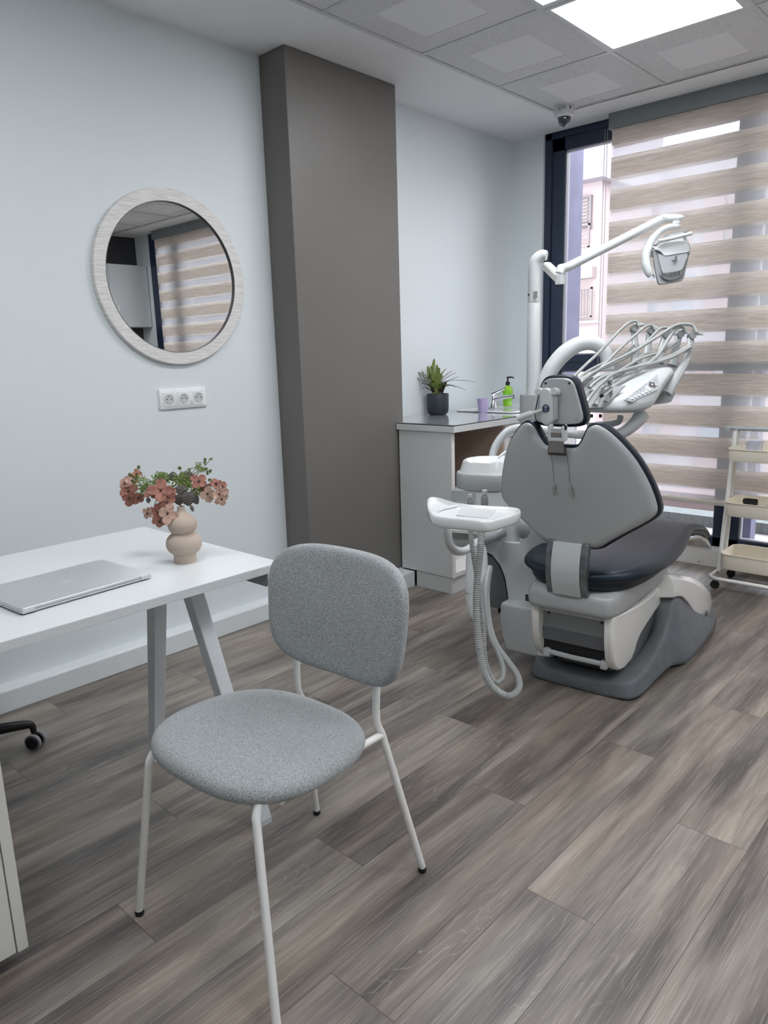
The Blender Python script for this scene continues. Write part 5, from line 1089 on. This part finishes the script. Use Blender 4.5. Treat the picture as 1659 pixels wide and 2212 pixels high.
# lamp head
hd = sil([(1417, 532), (1424, 520), (1440, 508), (1460, 501), (1476, 502), (1485, 512), (1487, 522), (1482, 528), (1450, 527), (1430, 533)], 3.43, .11, 'rear_housing', M_lg, lamp, k1=.7)
sil([(1414, 539), (1420, 531), (1440, 523), (1462, 520), (1482, 521), (1490, 528), (1491, 540), (1486, 545), (1462, 549), (1436, 553), (1428, 546), (1421, 541)], 3.37, .09, 'visor', M_plast, lamp, k1=.93, front=.012)
sil([(1412, 545), (1418, 539), (1426, 545), (1486, 545), (1488, 552), (1482, 580), (1477, 602), (1470, 607), (1450, 611), (1428, 614), (1421, 606), (1415, 575)], 3.375, .016, 'front_frame', M_mid, lamp, k1=.98, sm=2)
sil([(1422, 548), (1434, 552), (1484, 545), (1480, 566), (1473, 582), (1452, 589), (1434, 591), (1428, 575)], 3.362, .018, 'splash_shield', mat('shield_grey', (168, 172, 176), .12, coat=.8), lamp, k1=.96, sm=2)
sil([(1425, 589), (1434, 592), (1474, 583), (1473, 592), (1464, 601), (1446, 606), (1432, 600)], 3.364, .01, 'reflector', M_chrome, lamp, k1=.95, sm=2)
rf_ = MB()
for k in range(11):
    x_ = 1428+4.1*k; rf_.tube([lp3(x_, 591-(x_-1428)*.16, 3.362), lp3(x_, 601-abs(k-5)*1.2, 3.362)], .0035, 6)
rf_.build('reflector_facets', M_chrome, lamp)
MB().tube([lp3(1460, 553, 3.355), lp3(1455, 564, 3.352), lp3(1450, 562, 3.352)], [.006, .004, .002], 8).build('shield_knob', M_dk, lamp)
MB().tube([lp3(1422, 521, 3.34), lp3(1455, 514, 3.34), lp3(1494, 504, 3.34)], .0085, 16).build('grip_bar', M_plast, lamp)
MB().tube([lp3(1435, 518, 3.345), lp3(1445, 518, 3.43)], .006, 10).build('grip_mount', M_plast, lamp); MB().tube([lp3(1482, 507, 3.345), lp3(1478, 510, 3.43)], .006, 10).build('grip_mount', M_plast, lamp)
MB().sphere(lp3(1480, 500, 3.43), .009, 12).build('switch_knob', M_mid, lamp)
# ================================================================ delivery table with its arms
dt = thing('delivery_table', 'doctor\'s instrument table with five whip arms and control panel over the dental chair', 'instrument table', tuple(ld(1350, 893, 3.02)), DM)
MB().tube([ld(x, y, d) for x, y, d in ((1176, 850, 3.28), (1180, 822, 3.28), (1194, 792, 3.27), (1220, 762, 3.26), (1252, 743, 3.25), (1284, 742, 3.24), (1304, 757, 3.24), (1312, 778, 3.24), (1314, 800, 3.24))], [.034, .034, .035, .036, .034, .032, .030, .027, .025], 24, sm=6).build('upper_arm', M_plast, dt)
MB().tube([ld(x, y, d) for x, y, d in ((1060, 1005, 3.22), (1067, 972, 3.22), (1084, 944, 3.21), (1108, 927, 3.20), (1150, 925, 3.18), (1200, 933, 3.15), (1255, 939, 3.10), (1310, 942, 3.07), (1346, 934, 3.05), (1372, 914, 3.04), (1388, 893, 3.04))], [.018, .020, .021, .021, .021, .022, .022, .023, .027, .033, .040], 20, sm=5, flat=.8).build('lower_arm', M_plast, dt)
MB().tube([ld(x, y, d) for x, y, d in ((1268, 920, 3.12), (1300, 918, 3.10), (1335, 912, 3.08), (1340, 898, 3.08))], [.014, .013, .013, .013], 12, sm=4).build('arm_link', M_lg, dt)
cols = [
 [(1278, 796, 3.22), (1258, 820, 3.08), (1236, 846, 2.96), (1235, 872, 2.945), (1238, 893, 2.95), (1268, 888, 3.08), (1292, 860, 3.22)],
 [(1318, 790, 3.205), (1294, 818, 3.06), (1268, 846, 2.94), (1264, 874, 2.925), (1268, 895, 2.93), (1300, 889, 3.06), (1325, 858, 3.2)],
 [(1365, 788, 3.19), (1337, 815, 3.045), (1305, 846, 2.92), (1302, 876, 2.905), (1306, 896, 2.91), (1340, 890, 3.05), (1365, 856, 3.19)],
 [(1405, 786, 3.17), (1375, 812, 3.02), (1345, 845, 2.905), (1328, 876, 2.885), (1336, 896, 2.89), (1368, 890, 3.03), (1396, 856, 3.17)],
 [(1436, 783, 3.15), (1404, 802, 3.01), (1374, 836, 2.905), (1352, 874, 2.875), (1362, 895, 2.885), (1388, 889, 3.02), (1418, 856, 3.16)],
 [(1454, 782, 3.13), (1426, 796, 3.00), (1404, 824, 2.91), (1384, 868, 2.880), (1388, 890, 2.89), (1404, 884, 3.01), (1428, 850, 3.15)],
 [(1468, 789, 3.11), (1446, 806, 3.00), (1430, 828, 2.93), (1416, 862, 2.90), (1404, 884, 2.905), (1412, 872, 3.0), (1430, 842, 3.13)]]
rings = [[ld(*q) for q in c] for c in cols]
rings = [[p.lerp(sum(rings[0], Vector())/7, .35) for p in rings[0]]]+rings+[[p.lerp(sum(rings[-1], Vector())/7, .35)-Vector((0, .006, 0)) for p in rings[-1]]]
body = MB().loft(rings).build('table_body', M_plast, dt, sub=2, sharp=80)
def plate(pts, lift, th, name, m_, par, bev=0):
    """a thin plate lying on the table, corners given as sight line + distance"""
    P = [ld(x, y, d-lift) for x, y, d in pts]; n = (P[1]-P[0]).cross(P[2]-P[0]).normalized()
    if n.dot(tvv) > 0: n = -n
    return MB().loft([P, [q+n*th for q in P]]).build(name, m_, par, bev=bev, smooth=False)
plate([(1262, 848, 2.955), (1262, 884, 2.925), (1305, 882, 2.905), (1352, 834, 2.925), (1300, 838, 2.95)], .012, .006, 'lower_plate', M_mid, dt, .002)
for k, (x_, y_) in enumerate(((1290, 868), (1312, 862))):
    MB().tube([ld(x_-4, y_+8, 2.90), ld(x_+6, y_-14, 2.925)], [.012, .010], 14).build('rest_groove', M_lg, dt)
for k in range(4):
    x_ = 1252+18*k+(k > 1)*6; y_ = 838-k*0.5
    q0_, q1_ = ld(x_, y_, 2.98), ld(x_+26, y_-22, 3.08)
    MB().tube([q0_, q0_.lerp(q1_, .15), q1_], [.003, .010, .007], 12).build('instrument_slot', M_mid, dt)
# control panel on the shield
pA, pB, pC_, pD = ld(1347, 864, 2.868), ld(1420, 808, 2.957), ld(1421, 842, 2.912), ld(1366, 869, 2.868)
pn = (pB-pA).cross(pC_-pA).normalized(); pn = pn if pn.dot(tvv) < 0 else -pn
MB().loft([[q-pn*.004 for q in (pA, pB, pC_, pD)], [q+pn*.002 for q in (pA, pB, pC_, pD)]]).build('control_panel', mat('panel_grey', (178, 184, 188), .35), dt, bev=.002, seg=2, smooth=False)
def onpan(x, y, o=.002):
    d = (DI.to_3x3() @ sight(x, y)); c = DI @ CAMP; t = (pA-c).dot(pn)/d.dot(pn); return c+d*t+pn*o
def disc(x, y, r_, m_, name, h_=.0015, o=.002, par=None):
    c = onpan(x, y, o); e1_ = (pB-pA).normalized(); e2_ = pn.cross(e1_)
    ring = lambda k, hh_: [c+(e1_*math.cos(2*math.pi*q/16)+e2_*math.sin(2*math.pi*q/16))*r_*k+pn*hh_ for q in range(16)]
    return MB().loft([ring(1, 0), ring(1, h_*.6), ring(.8, h_)]).build(name, m_, par or dt)
for k in range(6): disc(1365+7.6*k, 861.5-3.5*k-.15*k*k*.4, .0058, M_cream, 'button')
ub_ = MB(); 
for k in range(6):
    c = onpan(1366+7.6*k, 863.8-3.5*k, .0024); ub_.sphere(c, .0032, 8, (1, 1, .5))
ub_.build('button_marks', M_dk, dt)
for x_, y_ in ((1376, 847), (1383, 842.5), (1390, 838)): disc(x_, y_, .0024, M_mid, 'indicator_light')
cross = MB(); c0_ = onpan(1408, 832.5, .0022); e1_ = (pB-pA).normalized(); e2_ = pn.cross(e1_)
for a, b_ in ((.016, .007), (.007, .016)):
    q = [(-a, -b_), (a, -b_), (a, b_), (-a, b_)]; cross.loft([[c0_+e1_*x+e2_*y for x, y in q], [c0_+e1_*x+e2_*y+pn*.0014 for x, y in q]])
cross.build('cross_pad', M_dk, dt, smooth=False)
disc(1408, 832.5, .0048, mat('button_pink', (226, 200, 196), .4), 'centre_button', .002, .0036)
for x_, y_ in ((1399, 829.5), (1408, 825), (1416, 832), (1408, 840)): disc(x_, y_, .0038, M_cream, 'round_button', .0012, .0036)
disc(1413.5, 819.5, .0065, M_lg, 'corner_button'); disc(1354, 862.5, .002, M_black, 'panel_screw')
sil([(1412, 822), (1430, 815), (1457, 824), (1458, 852), (1450, 868), (1418, 872), (1410, 850)], 3.08, .05, 'holder_box', M_shell, dt, sm=0, k1=.95)
for x_, y_ in ((1278, 899), (1297, 899)): MB().tube([ld(x_, y_-4, 2.98), ld(x_, y_+3, 2.98)], .006, 10).build('hose_nozzle', M_black, dt)
# whip arms
wh = [((1372, 786, 3.20), (1372, 745, 3.23), (1369, 707, 3.25), (1396, 701)), ((1396, 785, 3.19), (1400, 745, 3.22), (1405, 712, 3.24), (1427, 711)), ((1424, 784, 3.17), (1432, 745, 3.20), (1438, 722, 3.22), (1458, 723)), ((1452, 790, 3.14), (1462, 745, 3.17), (1468, 720, 3.19), (1486, 720)), ((1440, 850, 3.01), (1484, 775, 3.12), (1494, 722, 3.16), (1519, 723))]
for b0_, m0_, t0_, bk in wh:
    A_, B_, C_ = ld(*b0_), ld(*m0_), ld(*t0_)
    wa = MB().tube([A_, B_, C_], [.021, .016, .014], 14, sm=5, flat=.5, up=tuple(tr_)).build('whip_arm', M_shell, dt)
    hd_ = ld(t0_[0]+1, t0_[1]+3, t0_[2]-.012); MB().tube([hd_-tvv*.012, hd_+tvv*.02], .0155, 18).build('whip_pulley', M_mid, wa)
    n0 = ld(t0_[0]+4, t0_[1]-5, t0_[2]-.01); n1 = ld(bk[0], bk[1], t0_[2]-.02)
    MB().tube([C_, n0, n0.lerp(n1, .6), n1], [.012, .012, .008, .003], 12, sm=4, flat=.7).build('hose_guide', M_shell, wa)
def cp(x, y, d): return ld(1160+x/4.3658, 680+y/4.3658, d)
hoses = [
 ([(960, 110, 3.22), (935, 64, 3.22), (870, 75, 3.21), (780, 150, 3.19), (600, 340, 3.12), (440, 490, 3.04), (330, 600, 2.98), (290, 640, 2.96)], .0062),
 ([(1120, 150, 3.21), (1080, 98, 3.21), (1010, 120, 3.2), (900, 215, 3.17), (760, 340, 3.12), (560, 540, 3.04), (440, 590, 2.98), (340, 630, 2.95)], .0062),
 ([(1270, 190, 3.2), (1225, 125, 3.2), (1150, 140, 3.19), (1060, 230, 3.16), (860, 390, 3.10), (660, 490, 3.05), (480, 570, 2.99), (350, 650, 2.94)], .0062),
 ([(1510, 170, 3.13), (1470, 105, 3.14), (1400, 88, 3.14), (1300, 105, 3.14), (1130, 210, 3.12), (930, 335, 3.08), (720, 440, 3.03), (540, 540, 2.98), (430, 620, 2.94), (400, 680, 2.92)], .0068),
 ([(1400, 150, 3.16), (1370, 115, 3.16), (1310, 130, 3.15), (1240, 230, 3.13), (1150, 370, 3.09), (1040, 470, 3.05), (880, 580, 3.0), (740, 660, 2.95), (680, 705, 2.90)], .0078),
 ([(915, 290, 3.2), (840, 360, 3.17), (740, 420, 3.13), (600, 470, 3.08), (470, 540, 3.02), (390, 600, 2.97), (360, 650, 2.95)], .0062),
 ([(1120, 350, 3.18), (1010, 375, 3.15), (920, 440, 3.11), (820, 540, 3.06), (700, 600, 3.02), (650, 650, 2.97), (665, 680, 2.955)], .0064),
 ([(1450, 280, 3.13), (1340, 350, 3.12), (1180, 420, 3.09), (1000, 465, 3.05), (860, 520, 3.01), (700, 560, 2.98), (600, 600, 2.95), (520, 660, 2.93), (500, 690, 2.92)], .0070),
 ([(1450, 300, 3.12), (1380, 345, 3.10), (1250, 410, 3.07), (1080, 460, 3.03), (900, 500, 3.0), (720, 560, 2.96), (620, 640, 2.92), (560, 700, 2.89), (480, 800, 2.87)], .0064),
 ([(1330, 240, 3.15), (1250, 300, 3.13), (1170, 350, 3.11), (1010, 400, 3.09), (860, 480, 3.05), (740, 560, 3.0), (700, 620, 2.97), (720, 670, 2.955)], .0062)]
hl = ['pale hose curving over the first whip arm to the headrest', 'x']
for k, (pts, r_) in enumerate(hoses):
    MB().tube([cp(x, y, d) for x, y, d in pts], r_, 12, sm=7).build('instrument_hose', M_hose, dt)
MB().tube([cp(700, 695, 2.905), cp(660, 725, 2.89), cp(610, 762, 2.87)], [.0088, .0095, .0105], 18).build('suction_tip', M_chrome, dt)
MB().tube([cp(611, 761, 2.8705), cp(604, 766, 2.868)], [.0085, .0085], 16).build('tip_bore', M_black, dt)
MB().tube([cp(486, 790, 2.872), cp(460, 825, 2.868), cp(434, 862, 2.862)], [.0068, .0075, .0072], 14).build('turbine_coupling', M_chrome, dt)
# ================================================================ assistant tray with arm
at = thing('assistant_tray', 'white moulded plastic tray on a bent arm left of the dental chair', 'tray', tuple(ld(1020, 1110, 2.5)), DM)
ZT = .779
tp = [(924, 1079), (950, 1080), (988, 1089), (1060, 1094), (1112, 1097), (1126, 1102), (1118, 1110), (1082, 1121), (1052, 1128), (1010, 1124), (960, 1119), (934, 1114), (922, 1100)]
TO = [DI @ on_z(x, y, ZT) for x, y in tp]; TO = smooth_path(TO, 3, True); tcn_ = sum(TO, Vector())/len(TO)
def tring(k, dz, edge=0): return [tcn_+(q-tcn_)*k+Vector((0, 0, dz)) for q in TO]
lf_ = lambda q: .004*max(0, ((q-tcn_).y-.06)/.10)
def tr2(k, dz, f=1):
    return [tcn_+(q-tcn_)*k+Vector((0, 0, dz+f*lf_(q))) for q in TO]
MB().loft([tr2(.90, -.036, .3), tr2(.965, -.032, .4), tr2(.99, -.022, .7), tr2(1.0, -.012), tr2(.995, .0), tr2(.965, .003), tr2(.93, .001), tr2(.88, -.008, .5), tr2(.8, -.010, .1)]).build('tray', M_cer, at, sub=1, sharp=80)
pool = [(985, 1112), (1000, 1093), (1076, 1098), (1055, 1118)]
pq = [DI @ on_z(x, y, ZT-.006) for x, y in pool]; MB().loft([pq, [q-Vector((0, 0, .004)) for q in pq]]).build('instrument_well', M_plast, at, bev=.002, smooth=False)
rimp = [DI @ on_z(x, y, ZT-.004) for x, y in ((946, 1104), (960, 1098), (1000, 1090))]; MB().tube(rimp, [.004, .005, .004], 10, sm=4).build('tray_ridge', M_cer, at)
MB().lathe([(0, 0), (.008, 0), (.008, .002), (0, .002)], DI @ on_z(997, 1092.5, ZT-.008), seg=16).build('tray_button', M_mid, at)
MB().tube([ld(x, y, d) for x, y, d in ((966, 1124, 2.50), (967, 1150, 2.51), (970, 1172, 2.53), (982, 1189, 2.57), (1000, 1191, 2.62), (1018, 1182, 2.68), (1032, 1170, 2.74))], .0145, 18, sm=6).build('bent_arm', M_plast, at)
MB().tube([ld(966, 1121, 2.50), ld(966.5, 1131, 2.503)], .0165, 18).build('arm_collar', M_dk, at)
pd = MB(); pa_, pb_ = ld(1030, 1172, 2.80), ld(1030, 1345, 2.72); 
pd.tube([pa_, pa_.lerp(pb_, .06), pa_.lerp(pb_, .2), pa_.lerp(pb_, .55), pa_.lerp(pb_, .8), pa_.lerp(pb_, .93), pb_], [.022, .034, .041, .043, .038, .026, .008], 28, sm=4); pd.build('support_pod', M_plast, at)
MB().lathe([(.0418, 0), (.0436, 0), (.0436, .003), (.0418, .003)], pa_.lerp(pb_, .62), seg=28, ring=True).build('pod_seam', M_mid, at)
MB().tube([ld(1030, 1170, 2.79), ld(1060, 1160, 2.86), ld(1085, 1150, 2.95)], [.026, .02, .02], 14, sm=4).build('pod_mount', M_mid, at)
# suction hoses: hang from the tray and loop on the floor
def ribbed(pts, r_, name, label, smooth_to=1.0, pitch=.0072):
    P = [ld(*q) for q in pts]; S = smooth_path(P, 24); 
    L_ = [0]
    for i in range(1, len(S)): L_.append(L_[-1]+(S[i]-S[i-1]).length)
    tot = L_[-1]; n = int(tot/pitch*3); Q = []; rr = []; j = 0
    for k in range(n+1):
        d = tot*k/n
        while j < len(S)-2 and L_[j+1] < d: j += 1
        t = (d-L_[j])/max(1e-9, L_[j+1]-L_[j]); Q.append(S[j].lerp(S[j+1], t))
        rib = k/n < smooth_to; rr.append(r_*(1.0 if (k % 3 == 0) else .80) if rib else r_*.92)
    t_ = thing('suction_hose', label, 'hose', tuple(P[0]), DM, group='suction hoses of the tray')
    MB().tube(Q, rr, 12).build('hose', M_hose, t_, sharp=20); return t_
ribbed([(1015, 1134, 2.53), (1020, 1180, 2.53), (1028, 1230, 2.52), (1038, 1290, 2.51), (1044, 1350, 2.50), (1046, 1410, 2.50), (1054, 1450, 2.51), (1070, 1474, 2.54), (1085, 1464, 2.56), (1086, 1440, 2.59), (1076, 1410, 2.61), (1062, 1380, 2.62), (1053, 1345, 2.64), (1049, 1300, 2.66), (1050, 1260, 2.70), (1056, 1225, 2.78)], .0100, 'hose', 'thinner ribbed grey suction hose, inner of the two floor loops', .52)
ribbed([(1041, 1136, 2.50), (1038, 1185, 2.48), (1032, 1240, 2.46), (1029, 1300, 2.44), (1031, 1350, 2.43), (1036, 1400, 2.42), (1044, 1446, 2.42), (1059, 1478, 2.44), (1082, 1498, 2.46), (1104, 1503, 2.50), (1121, 1486, 2.54), (1118, 1460, 2.57), (1098, 1430, 2.60), (1074, 1397, 2.62), (1059, 1360, 2.64), (1052, 1310, 2.68), (1052, 1265, 2.74), (1058, 1225, 2.80)], .0133, 'hose', 'thicker ribbed grey suction hose, outer loop resting low by the floor', .50)
for o in bpy.data.objects:
    if '_off' in o: del o['_off']
